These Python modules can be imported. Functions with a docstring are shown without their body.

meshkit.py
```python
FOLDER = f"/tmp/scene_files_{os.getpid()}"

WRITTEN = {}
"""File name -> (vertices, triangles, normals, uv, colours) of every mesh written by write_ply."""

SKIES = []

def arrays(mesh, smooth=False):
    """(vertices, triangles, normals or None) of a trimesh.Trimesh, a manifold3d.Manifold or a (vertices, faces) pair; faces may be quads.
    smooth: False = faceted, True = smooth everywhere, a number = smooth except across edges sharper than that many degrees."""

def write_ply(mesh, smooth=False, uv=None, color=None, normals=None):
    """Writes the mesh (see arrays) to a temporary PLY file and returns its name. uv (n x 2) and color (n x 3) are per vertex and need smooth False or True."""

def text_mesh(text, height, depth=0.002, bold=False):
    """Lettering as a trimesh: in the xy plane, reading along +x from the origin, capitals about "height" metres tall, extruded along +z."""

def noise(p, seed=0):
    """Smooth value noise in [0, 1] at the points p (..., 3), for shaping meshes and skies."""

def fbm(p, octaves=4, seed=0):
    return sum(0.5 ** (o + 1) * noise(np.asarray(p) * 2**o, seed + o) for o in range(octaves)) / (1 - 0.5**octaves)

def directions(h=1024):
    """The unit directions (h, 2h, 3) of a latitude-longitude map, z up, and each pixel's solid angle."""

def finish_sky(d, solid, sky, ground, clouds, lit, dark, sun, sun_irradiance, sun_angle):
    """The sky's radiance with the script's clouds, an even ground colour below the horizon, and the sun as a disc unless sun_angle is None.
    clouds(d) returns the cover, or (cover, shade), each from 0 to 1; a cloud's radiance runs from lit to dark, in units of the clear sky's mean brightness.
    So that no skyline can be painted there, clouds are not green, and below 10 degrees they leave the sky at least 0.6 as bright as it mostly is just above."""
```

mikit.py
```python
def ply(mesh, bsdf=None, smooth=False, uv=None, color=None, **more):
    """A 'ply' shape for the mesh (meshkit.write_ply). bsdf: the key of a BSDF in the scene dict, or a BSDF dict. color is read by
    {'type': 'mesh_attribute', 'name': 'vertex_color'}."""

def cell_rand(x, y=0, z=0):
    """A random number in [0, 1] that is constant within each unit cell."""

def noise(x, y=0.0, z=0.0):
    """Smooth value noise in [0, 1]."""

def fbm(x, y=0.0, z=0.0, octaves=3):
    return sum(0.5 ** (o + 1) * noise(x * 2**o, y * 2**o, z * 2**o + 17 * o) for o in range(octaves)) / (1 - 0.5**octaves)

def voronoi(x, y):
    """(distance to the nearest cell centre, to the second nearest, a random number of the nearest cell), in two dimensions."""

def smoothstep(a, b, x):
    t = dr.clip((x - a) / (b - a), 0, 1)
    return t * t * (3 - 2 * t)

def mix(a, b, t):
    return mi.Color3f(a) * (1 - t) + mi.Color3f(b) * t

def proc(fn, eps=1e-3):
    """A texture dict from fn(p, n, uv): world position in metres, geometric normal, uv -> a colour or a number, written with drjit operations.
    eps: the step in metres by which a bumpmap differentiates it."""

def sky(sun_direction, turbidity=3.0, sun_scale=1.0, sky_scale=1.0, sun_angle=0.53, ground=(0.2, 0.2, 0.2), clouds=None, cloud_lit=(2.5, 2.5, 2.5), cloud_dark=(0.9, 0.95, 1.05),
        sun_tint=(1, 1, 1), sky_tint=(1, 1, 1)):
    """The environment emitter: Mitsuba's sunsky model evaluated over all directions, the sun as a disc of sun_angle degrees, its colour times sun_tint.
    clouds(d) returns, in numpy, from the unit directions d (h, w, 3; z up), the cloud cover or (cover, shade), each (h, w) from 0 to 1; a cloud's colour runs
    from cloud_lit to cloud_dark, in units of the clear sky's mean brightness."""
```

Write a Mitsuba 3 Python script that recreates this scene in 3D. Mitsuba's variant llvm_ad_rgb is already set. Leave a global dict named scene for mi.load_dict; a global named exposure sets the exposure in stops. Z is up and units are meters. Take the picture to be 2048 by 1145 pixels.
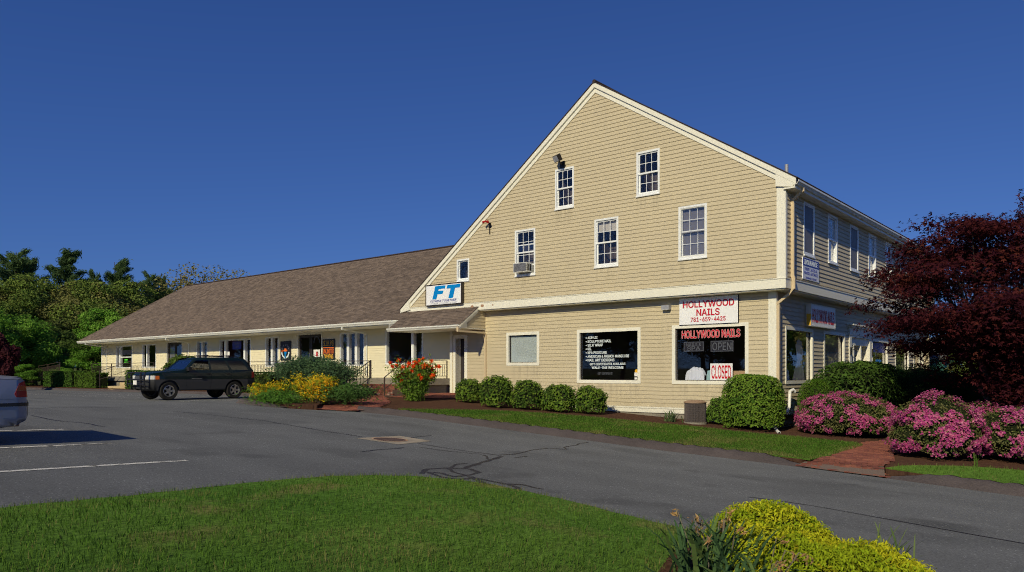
import math, random, numpy as np, trimesh, mitsuba as mi, mikit, meshkit
import drjit as dr, manifold3d as m3
import shapely.geometry as sg, shapely.affinity as sa
from shapely.ops import unary_union
from mikit import noise, fbm, mix, smoothstep, cell_rand, voronoi

T = mi.ScalarTransform4f
scene, labels = {}, {}
# ---------------------------------------------------------------- camera, sky, exposure
EYE = 1.6
CAM = np.array([8.694, -22.738, EYE])
FWD = np.array([-0.6435, 0.7654, 0.0])
scene['camera'] = {'type': 'perspective', 'fov': 67.9, 'fov_axis': 'x', 'near_clip': 0.05, 'far_clip': 3000.0,
                   'principal_point_offset_y': -0.1517,
                   'to_world': T().look_at(origin=CAM.tolist(), target=(CAM + FWD).tolist(), up=[0, 0, 1])}
SUN = np.array([0.21, -1.0, 0.56]); SUN /= np.linalg.norm(SUN)
scene['sky'] = mikit.sky(SUN.tolist(), turbidity=2.2, sun_scale=1.0, sky_scale=0.50, sun_tint=(0.95, 1.07, 1.12), sky_tint=(0.64, 0.98, 2.02), ground=(0.10, 0.11, 0.08))
exposure = 1.30

# ---------------------------------------------------------------- terrain heights (metres; the lot falls gently towards +x)
def ss(a, b, x):
    t = np.clip((np.asarray(x, float) - a) / (b - a), 0, 1)
    return t * t * (3 - 2 * t)
def road_z(x, y):
    x, y = np.asarray(x, float), np.asarray(y, float)
    D = np.interp(x, [-60, -24, -14, 0, 7, 14, 40], [1.15, 1.07, 1.05, 1.82, 2.1, 2.25, 2.5])
    return EYE - D + 0.04 * ss(-22, -5, x) * np.clip(-7 - y, 0, 30)
def bed_z(x, y):
    return road_z(x, y) + 0.13 - 0.13 * np.exp(-((x + 14.3) / 2.2) ** 2 - ((y + 4.6) / 1.7) ** 2) + 0.08 * ss(-6, -13, x) * ss(-6, -1, y) + 0.02 * (meshkit.fbm(np.stack([x * 1.3, y * 1.3, 0 * x], -1), 3) - 0.5)

# ---------------------------------------------------------------- scene dictionary helpers
def new_key(name):
    if name not in USED:
        USED.add(name); return name
    i = 1
    while f'{name}_{i:03d}' in USED: i += 1
    USED.add(f'{name}_{i:03d}'); return f'{name}_{i:03d}'
USED = set()
def thing(name, label=None, category=None, group=None, kind=None):
    k = new_key(name)
    labels[k] = {a: b for a, b in (('label', label), ('category', category), ('group', group), ('kind', kind)) if b}
    return k
def put(parent, name, mesh, bsdf, smooth=False, label=None, kind=None, color=None, **more):
    """one mesh as an entry: a part of parent, or (name None) the thing's own shape"""
    k = new_key(parent + '__' + name) if name else parent
    if isinstance(mesh, MB): mesh = mesh.mesh()
    scene[k] = mikit.ply(mesh, 'mat_' + bsdf, smooth=smooth, color=color, **more)
    if label or kind: labels[k] = {a: b for a, b in (('label', label), ('kind', kind)) if b}
    return k
def again(parent, name, shape, to_world):
    k = new_key(parent + '__' + name); scene[k] = {**shape, 'to_world': to_world}; return k
def whole(name, mesh, bsdf, label, category=None, group=None, kind=None, **kw):
    k = thing(name, label, category, group, kind); put(k, None, mesh, bsdf, **kw); return k

class MB:
    """collects shapes into one mesh"""
    def __init__(self, fr=None): self.V, self.F, self.n, self.fr = [], [], 0, fr
    def add(self, v, f):
        v = np.asarray(v, float)
        if self.fr is not None: v = self.fr(v)
        f = np.asarray(f, int)
        if f.shape[1] == 4: f = np.vstack([f[:, [0, 1, 2]], f[:, [0, 2, 3]]])
        self.V.append(v); self.F.append(f + self.n); self.n += len(v); return self
    def m(self, mesh):
        if hasattr(mesh, 'to_mesh'):
            q = mesh.to_mesh(); return self.add(q.vert_properties[:, :3], q.tri_verts)
        return self.add(mesh.vertices, mesh.faces)
    def box(self, x0, x1, y0, y1, z0, z1):
        v = [[x, y, z] for x in (x0, x1) for y in (y0, y1) for z in (z0, z1)]
        return self.add(v, [[0, 1, 3, 2], [4, 6, 7, 5], [0, 4, 5, 1], [2, 3, 7, 6], [0, 2, 6, 4], [1, 5, 7, 3]])
    def quad(self, *p): return self.add(p, [[0, 1, 2, 3]])
    def poly(self, poly, w0, w1):
        for g in getattr(poly, 'geoms', [poly]):
            if g.geom_type == 'Polygon' and g.area > 1e-5:
                e = trimesh.creation.extrude_polygon(g, w1 - w0, engine='earcut')
                v = np.array(e.vertices); v[:, 2] += w0; self.add(v, e.faces)
        return self
    def ring(self, u0, u1, v0, v1, tl, tb, tt, w0, w1):
        """picture-frame of four butted boards (tl sides, tb bottom, tt top)"""
        self.box(u0, u0 + tl, v0, v1, w0, w1).box(u1 - tl, u1, v0, v1, w0, w1)
        return self.box(u0 + tl, u1 - tl, v0, v0 + tb, w0, w1).box(u0 + tl, u1 - tl, v1 - tt, v1, w0, w1)
    def tube(self, pts, r, sides=8, caps=True):
        p = np.asarray(pts, float); t = np.gradient(p, axis=0); t /= np.linalg.norm(t, axis=1, keepdims=True) + 1e-12
        r = np.broadcast_to(r, (len(p),)).astype(float)
        a = np.cross(t, np.where(np.abs(t[:, 2:]) < 0.9, [0, 0, 1.0], [1.0, 0, 0])); a /= np.linalg.norm(a, axis=1, keepdims=True)
        b = np.cross(t, a); g = np.arange(sides) * 2 * np.pi / sides
        v = p[:, None] + r[:, None, None] * (np.cos(g)[None, :, None] * a[:, None] + np.sin(g)[None, :, None] * b[:, None])
        i, j = np.meshgrid(np.arange(len(p) - 1), np.arange(sides), indexing='ij')
        f = np.stack([i * sides + j, i * sides + (j + 1) % sides, (i + 1) * sides + (j + 1) % sides, (i + 1) * sides + j], -1).reshape(-1, 4)
        f = np.vstack([f[:, [0, 1, 2]], f[:, [0, 2, 3]]])
        V = v.reshape(-1, 3)
        if caps:
            n = len(V); V = np.vstack([V, p[:1], p[-1:]]); j = np.arange(sides); o = (len(p) - 1) * sides
            f = np.vstack([f, np.stack([(j + 1) % sides, j, j * 0 + n], 1), np.stack([o + j, o + (j + 1) % sides, j * 0 + n + 1], 1)])
        return self.add(V, f)
    def bar(self, p, q, w, h):
        """rectangular bar from p to q, w across, h high"""
        p, q = np.asarray(p, float), np.asarray(q, float); d = q - p; d /= np.linalg.norm(d)
        s = np.cross(d, [0, 0, 1.0]) if abs(d[2]) < 0.95 else np.array([1.0, 0, 0]); s /= np.linalg.norm(s); u = np.cross(s, d)
        v = [a + i * s * w / 2 + j * u * h / 2 for a in (p, q) for i in (-1, 1) for j in (-1, 1)]
        return self.add(v, [[0, 1, 3, 2], [4, 6, 7, 5], [0, 4, 5, 1], [2, 3, 7, 6], [0, 2, 6, 4], [1, 5, 7, 3]])
    def mesh(self):
        me = trimesh.Trimesh(np.vstack(self.V), np.vstack(self.F), process=False); return me

# facade frames: local (u along, v up, w outwards) -> world
def frame_a(y): return lambda p: np.stack([p[:, 0], y - p[:, 2], p[:, 1]], 1)
def frame_b(x): return lambda p: np.stack([x + p[:, 2], p[:, 0], p[:, 1]], 1)

def text(s, h, depth=0.004, bold=True, width=None, shear=0.0, cx=0.0, v=0.0, w=0.0, squash=None):
    """lettering centred on cx with its baseline at v (local frame), fitted to a width"""
    m = meshkit.text_mesh(s, h, depth, bold); p = np.array(m.vertices)
    p[:, 0] += shear * p[:, 1]
    x0, x1 = p[:, 0].min(), p[:, 0].max(); k = width / (x1 - x0) if width else 1.0
    p[:, 0] = (p[:, 0] - (x0 + x1) / 2) * k + cx; p[:, 1] += v; p[:, 2] += w
    return trimesh.Trimesh(p, m.faces, process=False)

# ---------------------------------------------------------------- materials
def rgb(*c): return {'type': 'rgb', 'value': list(c)}
def mat(key, color, rough=0.6, metallic=0.0, spec=0.5, two=True, bump=None, bscale=0.01, **kw):
    b = {'type': 'principled', 'base_color': rgb(*color) if isinstance(color, (tuple, list)) else color, 'roughness': rough, 'metallic': metallic, 'specular': spec, **kw}
    if bump: b = {'type': 'bumpmap', 'arbitrary': bump, 'scale': bscale, 'bsdf': b}
    scene['mat_' + key] = {'type': 'twosided', 'bsdf': b} if two else b
    return key
P = mikit.proc
STAINS = [(-7.97, -7.13, 7.52), (-4.56, -3.68, 7.49), (-3.0, -2.01, 5.22), (-6.25, -5.27, 5.25), (-9.88, -8.89, 5.24), (-7.31, -4.66, 1.22), (-3.47, -0.84, 1.22), (-10.69, -9.05, 1.87)]
def paint(base, vary=0.10, dirt=0.10):
    base = tuple(base)
    def fn(p, n, uv):
        st = 0.0
        for u0, u1, vs in STAINS:                                  # rain streaks that run down from sills
            st = st + smoothstep(u0 - 0.03, u0 + 0.06, p.x) * (1 - smoothstep(u1 - 0.06, u1 + 0.03, p.x)) * smoothstep(vs - 0.75, vs - 0.05, p.z) * (1 - smoothstep(vs - 0.04, vs, p.z))
        st = dr.select(dr.abs(n.y) > 0.5, st, 0.0) * smoothstep(0.35, 0.8, noise(p.x * 13, 3.0, p.z * 0.7))
        splash = (1 - smoothstep(0.45, 0.95, p.z)) * noise(p.x * 5, p.y * 5, p.z * 8)
        a = fbm(p.x * 0.5 + 3, p.y * 0.5, p.z * 0.8, octaves=4)
        s = noise(p.x * 3.1 + 5, p.y * 3.1, p.z * 0.55)
        g = noise(p.x * 40, p.y * 40, p.z * 40)
        k = 1 + vary * 1.2 * (a - 0.5) - dirt * smoothstep(0.62, 0.95, s) * 0.4 + 0.015 * (g - 0.5) - 0.16 * st - 0.14 * splash
        return mi.Color3f(base[0], base[1], base[2]) * k
    return fn
mat('siding_paint', P(paint((0.54, 0.466, 0.318), 0.10, 0.10)), 0.55, spec=0.35)
mat('cream_paint', P(paint((0.76, 0.70, 0.50), 0.08, 0.06)), 0.5, spec=0.4)
mat('trim_paint', P(paint((0.80, 0.78, 0.67), 0.08, 0.14)), 0.45, spec=0.4)
mat('white_vinyl', (0.80, 0.82, 0.82), 0.35)
mat('aluminium_white', P(paint((0.72, 0.72, 0.67), 0.12, 0.3)), 0.35)
mat('downspout_beige', (0.60, 0.48, 0.31), 0.4)
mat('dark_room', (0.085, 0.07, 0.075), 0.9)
mat('salon_wall', (0.10, 0.065, 0.05), 0.9)
mat('salon_floor', (0.08, 0.05, 0.04), 0.6)
mat('blind', (0.55, 0.63, 0.64), 0.6)
mat('curtain', (0.45, 0.43, 0.41), 0.9)
mat('storm_grey', (0.14, 0.135, 0.15), 0.5)
mat('dark_frame', (0.035, 0.028, 0.025), 0.4)
mat('black_metal', (0.025, 0.022, 0.02), 0.45, metallic=0.3)
mat('rail_iron', (0.06, 0.042, 0.035), 0.5)
mat('sign_white', (0.84, 0.85, 0.88), 0.35)
mat('sign_black', (0.02, 0.018, 0.025), 0.35)
mat('sign_blue', (0.0, 0.22, 0.62), 0.35)
mat('sign_navy', (0.035, 0.045, 0.28), 0.4)
mat('sign_red', (0.55, 0.012, 0.03), 0.35)
mat('sign_grey', (0.30, 0.31, 0.36), 0.45)
mat('sign_yellow', (0.75, 0.42, 0.03), 0.4)
mat('sign_orange', (0.75, 0.16, 0.02), 0.4)
mat('sign_green', (0.10, 0.65, 0.05), 0.4)
mat('letter_white', (0.78, 0.86, 0.88), 0.4)
mat('letter_pink', (0.80, 0.50, 0.50), 0.4)
mat('neon_off', (0.13, 0.14, 0.17), 0.3)
mat('paper_white', (0.75, 0.75, 0.74), 0.8)
mat('towel', (0.62, 0.66, 0.78), 0.95)
mat('towel_teal', (0.30, 0.48, 0.55), 0.95)
mat('cardboard', (0.42, 0.28, 0.16), 0.9)
mat('chair_leather', (0.03, 0.025, 0.03), 0.4)
mat('alarm_red', (0.42, 0.015, 0.015), 0.35)
mat('pvc_white', (0.80, 0.80, 0.78), 0.35)
mat('rust', P(lambda p, n, uv: mix((0.28, 0.13, 0.07), (0.5, 0.33, 0.22), fbm(p.x * 14, p.y * 14, p.z * 14))), 0.9)
mat('steel', (0.55, 0.55, 0.55), 0.3, metallic=0.9)
scene['mat_pane_glass'] = {'type': 'thindielectric', 'int_ior': 1.5}
scene['mat_car_glass'] = {'type': 'thindielectric', 'int_ior': 1.5, 'specular_transmittance': rgb(0.20, 0.25, 0.24)}
mat('privacy_glass', (0.012, 0.013, 0.016), 0.06, spec=0.7)
scene['mat_lamp_glass'] = {'type': 'thindielectric', 'int_ior': 1.5}

def shingle_colour(p, n, uv):
    u = p.x; q = dr.sqrt(dr.square(p.y) + 0 * p.z)
    row = dr.floor(p.z / 0.0746); c = cell_rand(dr.floor(u / 0.16 + 0.37 * row), row, 3); c2 = cell_rand(dr.floor(u / 0.31 + 0.71 * row), row, 9)
    g = noise(p.x * 60, p.y * 60, p.z * 60); a = fbm(p.x * 0.35, p.y * 0.35, p.z * 0.5, octaves=3)
    k = 0.78 + 0.24 * c + 0.20 * c2 + 0.22 * (g - 0.5) + 0.16 * (a - 0.5)
    return mix((0.122, 0.096, 0.083), (0.165, 0.128, 0.106), c2) * k
mat('shingle', P(shingle_colour), 0.92, spec=0.15)
mat('shingle_dark', P(lambda p, n, uv: mi.Color3f(0.05, 0.036, 0.034) * (0.7 + 0.6 * noise(p.x * 12, p.y * 12, p.z * 12))), 0.92, spec=0.15)

def asphalt(p, n, uv):
    a = fbm(p.x * 0.22, p.y * 0.22, 1.5, octaves=4); b = fbm(p.x * 1.3, p.y * 1.3, 7.0, octaves=3)
    g = noise(p.x * 75, p.y * 75, 0.3); g2 = cell_rand(dr.floor(p.x * 60), dr.floor(p.y * 60), 2)
    k = 0.80 + 0.26 * (a - 0.5) + 0.16 * (b - 0.5) + 0.6 * (g - 0.5)
    k = dr.select(g2 > 0.985, k * 1.9, k)
    s = smoothstep(0.60, 0.80, fbm(p.x * 0.45 + 9, p.y * 0.9, 3.0, octaves=3))
    lane = smoothstep(0.35, 0.9, dr.abs(dr.sin(p.y * 1.9 + 0.6 + 0.5 * (a - 0.5))))       # tyre tracks worn paler along the driveway
    oil = smoothstep(0.70, 0.84, fbm(p.x * 0.9 + 31, p.y * 0.9, 11.0, octaves=3)) * smoothstep(0.35, 0.6, noise(p.x * 0.23, p.y * 0.23, 5.0))
    px, py = (p.x + 9.0) / 1.9, (p.y + 12.6) / 1.15
    patch = smoothstep(0.94, 0.97, 1 - dr.maximum(dr.abs(px), dr.abs(py)) + 0.94 - 0.02 * noise(p.x * 6, p.y * 6, 1.0))
    return mi.Color3f(0.140, 0.146, 0.151) * k * (1 - 0.18 * s) * (1 - 0.07 * lane) * (1 - 0.25 * oil) * (1 - 0.14 * patch)
mat('asphalt', P(asphalt), 0.85, spec=0.3, bump=P(lambda p, n, uv: noise(p.x * 70, p.y * 70, p.z * 70), eps=4e-3), bscale=0.004)
mat('berm', P(lambda p, n, uv: mi.Color3f(0.088, 0.074, 0.076) * (0.68 + 0.42 * fbm(p.x * 2.2, p.y * 2.2, p.z * 4) + 0.4 * (noise(p.x * 60, p.y * 60, p.z * 60) - 0.4))), 0.9, spec=0.2,
    bump=P(lambda p, n, uv: fbm(p.x * 12, p.y * 12, p.z * 12), eps=6e-3), bscale=0.02)
mat('crack_tar', (0.022, 0.020, 0.021), 0.6)
mat('line_paint', P(lambda p, n, uv: mix((0.10, 0.098, 0.09), (0.52, 0.51, 0.48), smoothstep(0.30, 0.52, fbm(p.x * 9, p.y * 9, 2.0, octaves=4)))), 0.8)
mat('concrete', P(lambda p, n, uv: mi.Color3f(0.27, 0.245, 0.20) * (0.68 + 0.5 * fbm(p.x * 1.6, p.y * 1.6, p.z * 2.6, octaves=4) + 0.25 * (noise(p.x * 45, p.y * 45, p.z * 45) - 0.5))), 0.9, spec=0.2)
mat('stone_yellow', P(lambda p, n, uv: mi.Color3f(0.50, 0.39, 0.22) * (0.7 + 0.5 * fbm(p.x * 5, p.y * 5, p.z * 5))), 0.9, spec=0.2)
mat('collar', P(lambda p, n, uv: mi.Color3f(0.25, 0.215, 0.17) * (0.7 + 0.5 * fbm(p.x * 7, p.y * 7, 1.0))), 0.9)
mat('iron_cover', P(lambda p, n, uv: mi.Color3f(0.11, 0.07, 0.055) * (0.6 + 0.7 * noise(p.x * 25, p.y * 25, 0.0))), 0.7, metallic=0.3)
mat('mulch', P(lambda p, n, uv: mix((0.040, 0.020, 0.014), (0.105, 0.056, 0.036), fbm(p.x * 16, p.y * 16, p.z * 9, octaves=4))), 0.97, spec=0.1,
    bump=P(lambda p, n, uv: fbm(p.x * 22, p.y * 22, 0.0), eps=5e-3), bscale=0.05)
def turf(p, n, uv):
    a = fbm(p.x * 0.55, p.y * 0.55, 2.0, octaves=4); b = noise(p.x * 28, p.y * 28, 0.0)
    c = mix((0.044, 0.108, 0.014), (0.096, 0.172, 0.026), a)
    c = mix(c, (0.16, 0.135, 0.05), 0.65 * smoothstep(0.56, 0.80, fbm(p.x * 1.1 + 5, p.y * 1.1, 9.0, octaves=4)))
    return c * (0.65 + 0.7 * b)
mat('turf', P(turf), 0.95, spec=0.1)
mat('far_ground', P(lambda p, n, uv: mix((0.045, 0.055, 0.02), (0.07, 0.085, 0.025), fbm(p.x * 0.3, p.y * 0.3, 0.0))), 0.95, spec=0.1)
for i, c in enumerate([(0.20, 0.072, 0.050), (0.25, 0.095, 0.062), (0.155, 0.056, 0.044), (0.34, 0.21, 0.165)]):
    mat(f'brick_{i}', P((lambda c: lambda p, n, uv: mi.Color3f(*c) * (0.65 + 0.7 * fbm(p.x * 13, p.y * 13, p.z * 13)))(c)), 0.9, spec=0.2)
mat('mortar', (0.15, 0.11, 0.09), 0.95)
VC = {'type': 'mesh_attribute', 'name': 'vertex_color'}
def leafmat(key, trans=0.5, rough=0.5, spec=0.5):
    scene['mat_' + key] = {'type': 'principledthin', 'base_color': VC, 'roughness': rough, 'diff_trans': trans, 'eta': 1.35}
leafmat('leaf'); leafmat('petal', 0.7, 0.7)
mat('leaf_solid', VC, 0.6, spec=0.3)
mat('bark', P(lambda p, n, uv: mix((0.035, 0.027, 0.02), (0.13, 0.10, 0.075), fbm(p.x * 18, p.y * 18, p.z * 3.5, octaves=3))), 0.95, spec=0.1)
mat('bark_pale', P(lambda p, n, uv: mix((0.10, 0.085, 0.065), (0.25, 0.22, 0.18), fbm(p.x * 9, p.y * 9, p.z * 3, octaves=3))), 0.95, spec=0.1)
# ================================================================ large structure: the gabled block
YU, XU = -0.447, 0.447          # planes of the jettied upper storey
GB = thing('gabled_building', 'tan clapboard building with a tall uneven gable and white trim', 'building')
WB = thing('shop_row_building', 'long low cream shop row under a big brown shingle roof', 'building')
FA, FAU, FB, FBU = frame_a(0.0), frame_a(YU), frame_b(0.0), frame_b(XU)
YC = 0.47
FC = frame_a(YC)
EXPO, EXPC = 0.134, 0.114
B_LEN = 19.6

PIECES = {}
def boards(parent, fr, poly, holes, v0, v1, expo, bsdf, proud=0.0255, thin=0.003):
    """lapped clapboards, each run between openings a piece of its own; thick at its lower edge and thin under the next one"""
    cut = unary_union([sg.box(*h) for h in holes]) if holes else None
    n = int(math.ceil((v1 - v0) / expo)); x0, _, x1, _ = poly.bounds
    for i in range(n):
        a = v0 + i * expo; b = min(a + expo, v1)
        g = poly.intersection(sg.box(x0, a, x1, b))
        if cut is not None: g = g.difference(cut)
        for q in getattr(g, 'geoms', [g]):
            if q.geom_type != 'Polygon' or q.area < 1e-4: continue
            e = trimesh.creation.extrude_polygon(q, 1.0, engine='earcut'); v = np.array(e.vertices)
            v[:, 2] *= proud + (thin - proud) * np.clip((v[:, 1] - a) / expo, 0, 1)
            mb = MB(fr).add(v, e.faces); c = mb.V[0].mean(0)
            PIECES.setdefault(parent, []).append((q.area / np.sum((c - CAM) ** 2), mb, bsdf))
def emit_boards(parent, lim=296):
    L = sorted(PIECES.pop(parent), key=lambda t: -t[0])
    for _, mb, b in L[:lim]: put(parent, 'clapboard', mb, b)
    if len(L) > lim:
        m = MB()
        for _, mb, b in L[lim:]: m.add(np.vstack(mb.V), np.vstack(mb.F))
        put(parent, 'further_clapboards', m, L[-1][2], kind='stuff')

def wall_panel(parent, fr, poly, holes, bsdf, w0=-0.16, w1=-0.002, name='wall'):
    g = poly.difference(unary_union([sg.box(*h) for h in holes])) if holes else poly
    put(parent, name, MB(fr).poly(g, w0, w1), bsdf)

def niche(fr, u0, u1, v0, v1, w1, w0):
    m = MB(fr)
    m.quad((u0, v0, w0), (u1, v0, w0), (u1, v1, w0), (u0, v1, w0))
    m.quad((u0, v0, w0), (u0, v1, w0), (u0, v1, w1), (u0, v0, w1)).quad((u1, v0, w1), (u1, v1, w1), (u1, v1, w0), (u1, v0, w0))
    m.quad((u0, v0, w1), (u1, v0, w1), (u1, v0, w0), (u0, v0, w0)).quad((u0, v1, w0), (u1, v1, w0), (u1, v1, w1), (u0, v1, w1))
    return m

def pane(fr, u0, u1, v0, v1, w): return MB(fr).quad((u0, v0, w), (u1, v0, w), (u1, v1, w), (u0, v1, w))

def sash(win, fr, u0, u1, v0, v1, w, nu, nv):
    m = MB(fr).ring(u0, u1, v0, v1, 0.042, 0.055, 0.042, w - 0.035, w)
    a0, a1, b0, b1 = u0 + 0.042, u1 - 0.042, v0 + 0.055, v1 - 0.042
    put(win, 'sash', m, 'white_vinyl')
    mm = MB(fr)
    us = np.linspace(a0, a1, nu + 1); vs = np.linspace(b0, b1, nv + 1)
    for u in us[1:-1]: mm.box(u - 0.009, u + 0.009, b0, b1, w - 0.024, w - 0.008)
    for v in vs[1:-1]:
        for i in range(nu): mm.box(us[i] + 0.009 * (i > 0), us[i + 1] - 0.009 * (i < nu - 1), v - 0.009, v + 0.009, w - 0.025, w - 0.009)
    if nu * nv > 1: put(win, 'muntin', mm, 'white_vinyl')
    for i in range(nu):
        for j in range(nv): put(win, 'pane', pane(fr, us[i], us[i + 1], vs[j], vs[j + 1], w - 0.017), 'pane_glass')

def sash_window(parent, fr, u0, u1, v0, v1, label, kind='open', rise=0.0):
    win = new_key(parent + '__window'); labels[win] = {'label': label}
    c = 0.065
    put(win, None, MB(fr).ring(u0, u1, v0, v1, c, 0.07, c, -0.14, 0.034), 'white_vinyl')
    put(win, 'sill', MB(fr).box(u0 - 0.015, u1 + 0.015, v0 - 0.035, v0 - 0.001, 0.0, 0.065), 'white_vinyl')
    a0, a1, b0, b1 = u0 + c, u1 - c, v0 + 0.07, v1 - c; mid = (b0 + b1) / 2
    if kind == 'storm':
        put(win, 'storm_frame', MB(fr).ring(a0, a1, b0, b1, 0.028, 0.028, 0.028, 0.0, 0.02), 'aluminium_white')
        put(win, 'storm_rail', MB(fr).box(a0 + 0.028, a1 - 0.028, mid - 0.014, mid + 0.014, 0.0, 0.018), 'sign_grey')
        put(win, 'pane', pane(fr, a0 + 0.028, a1 - 0.028, b0 + 0.028, b1 - 0.028, 0.008), 'pane_glass')
        sash(win, fr, a0, a1, mid, b1, -0.035, 3, 2); sash(win, fr, a0, a1, b0, mid + 0.04, -0.075, 3, 2)
        put(win, 'screen', pane(fr, a0, a1, b0, b1, -0.12), 'storm_grey')
    elif kind == 'screen':
        put(win, 'screen_frame', MB(fr).ring(a0, a1, b0, b1, 0.03, 0.03, 0.03, 0.0, 0.02), 'white_vinyl')
        put(win, 'screen', MB(fr).box(a0 + 0.03, a1 - 0.03, b0 + 0.03, b1 - 0.03, 0.004, 0.008), 'storm_grey')
        put(win, 'meeting_rail', MB(fr).box(a0 + 0.03, a1 - 0.03, mid - 0.02, mid + 0.02, 0.008, 0.012), 'sign_grey')
    elif kind == 'single':
        sash(win, fr, a0, a1, b0, b1, -0.03, 1, 1)
    else:
        sash(win, fr, a0, a1, mid - 0.02 , b1, -0.012, 3, 2); sash(win, fr, a0, a1, b0 + rise, mid + 0.02 + rise, -0.052, 3, 2)
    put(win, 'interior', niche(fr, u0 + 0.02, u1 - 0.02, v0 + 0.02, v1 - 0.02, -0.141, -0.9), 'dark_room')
    if kind == 'shade': put(win, 'shade', MB(fr).box(a0 + 0.01, a1 - 0.01, b1 - 0.36, b1 - 0.03, -0.135, -0.13), 'curtain')
    if kind == 'curtain':
        put(win, 'curtain', MB(fr).box(a0 + 0.01, a1 - 0.01, b0 + 0.01, mid - 0.05, -0.135, -0.13), 'curtain')
    return win

# ---- gable wall outline (front face), upper storey
APEX = (-6.21, 11.68); RAKE_R, RAKE_L = 0.64, 0.734
def rz(x): return APEX[1] - (RAKE_R * (x - APEX[0]) if x > APEX[0] else RAKE_L * (APEX[0] - x))
xl = APEX[0] - (APEX[1] - 4.40) / RAKE_L
UP = sg.Polygon([(xl, 4.40), (XU, 4.40), (XU, rz(XU)), APEX])
win_a = [(-7.97, -7.13, 7.55, 9.01, 'upstairs window just below the floodlight', 'open', 0.0),
         (-4.56, -3.68, 7.52, 9.00, 'highest upstairs window, right of the gable ridge', 'open', 0.0),
         (-3.00, -2.01, 5.25, 6.95, 'grey screened upstairs window nearest the corner', 'storm', 0.0),
         (-6.25, -5.27, 5.28, 6.96, 'upstairs window with a half drawn shade', 'shade', 0.0),
         (-9.88, -8.89, 5.27, 7.01, 'upstairs window raised over an air conditioner', 'open', 0.30),
         (-12.96, -12.27, 5.31, 6.20, 'small single window above the blue lettered sign', 'single', 0.0)]
holes = [w[:1] + (w[2],) + (w[1],) + (w[3],) for w in win_a]
wall_panel(GB, FAU, UP, holes, 'siding_paint')
boards(GB, FAU, UP, holes, 4.42, 11.66, EXPO, 'siding_paint')
for w in win_a: sash_window(GB, FAU, *w[:4], w[4], w[5], w[6])
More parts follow.
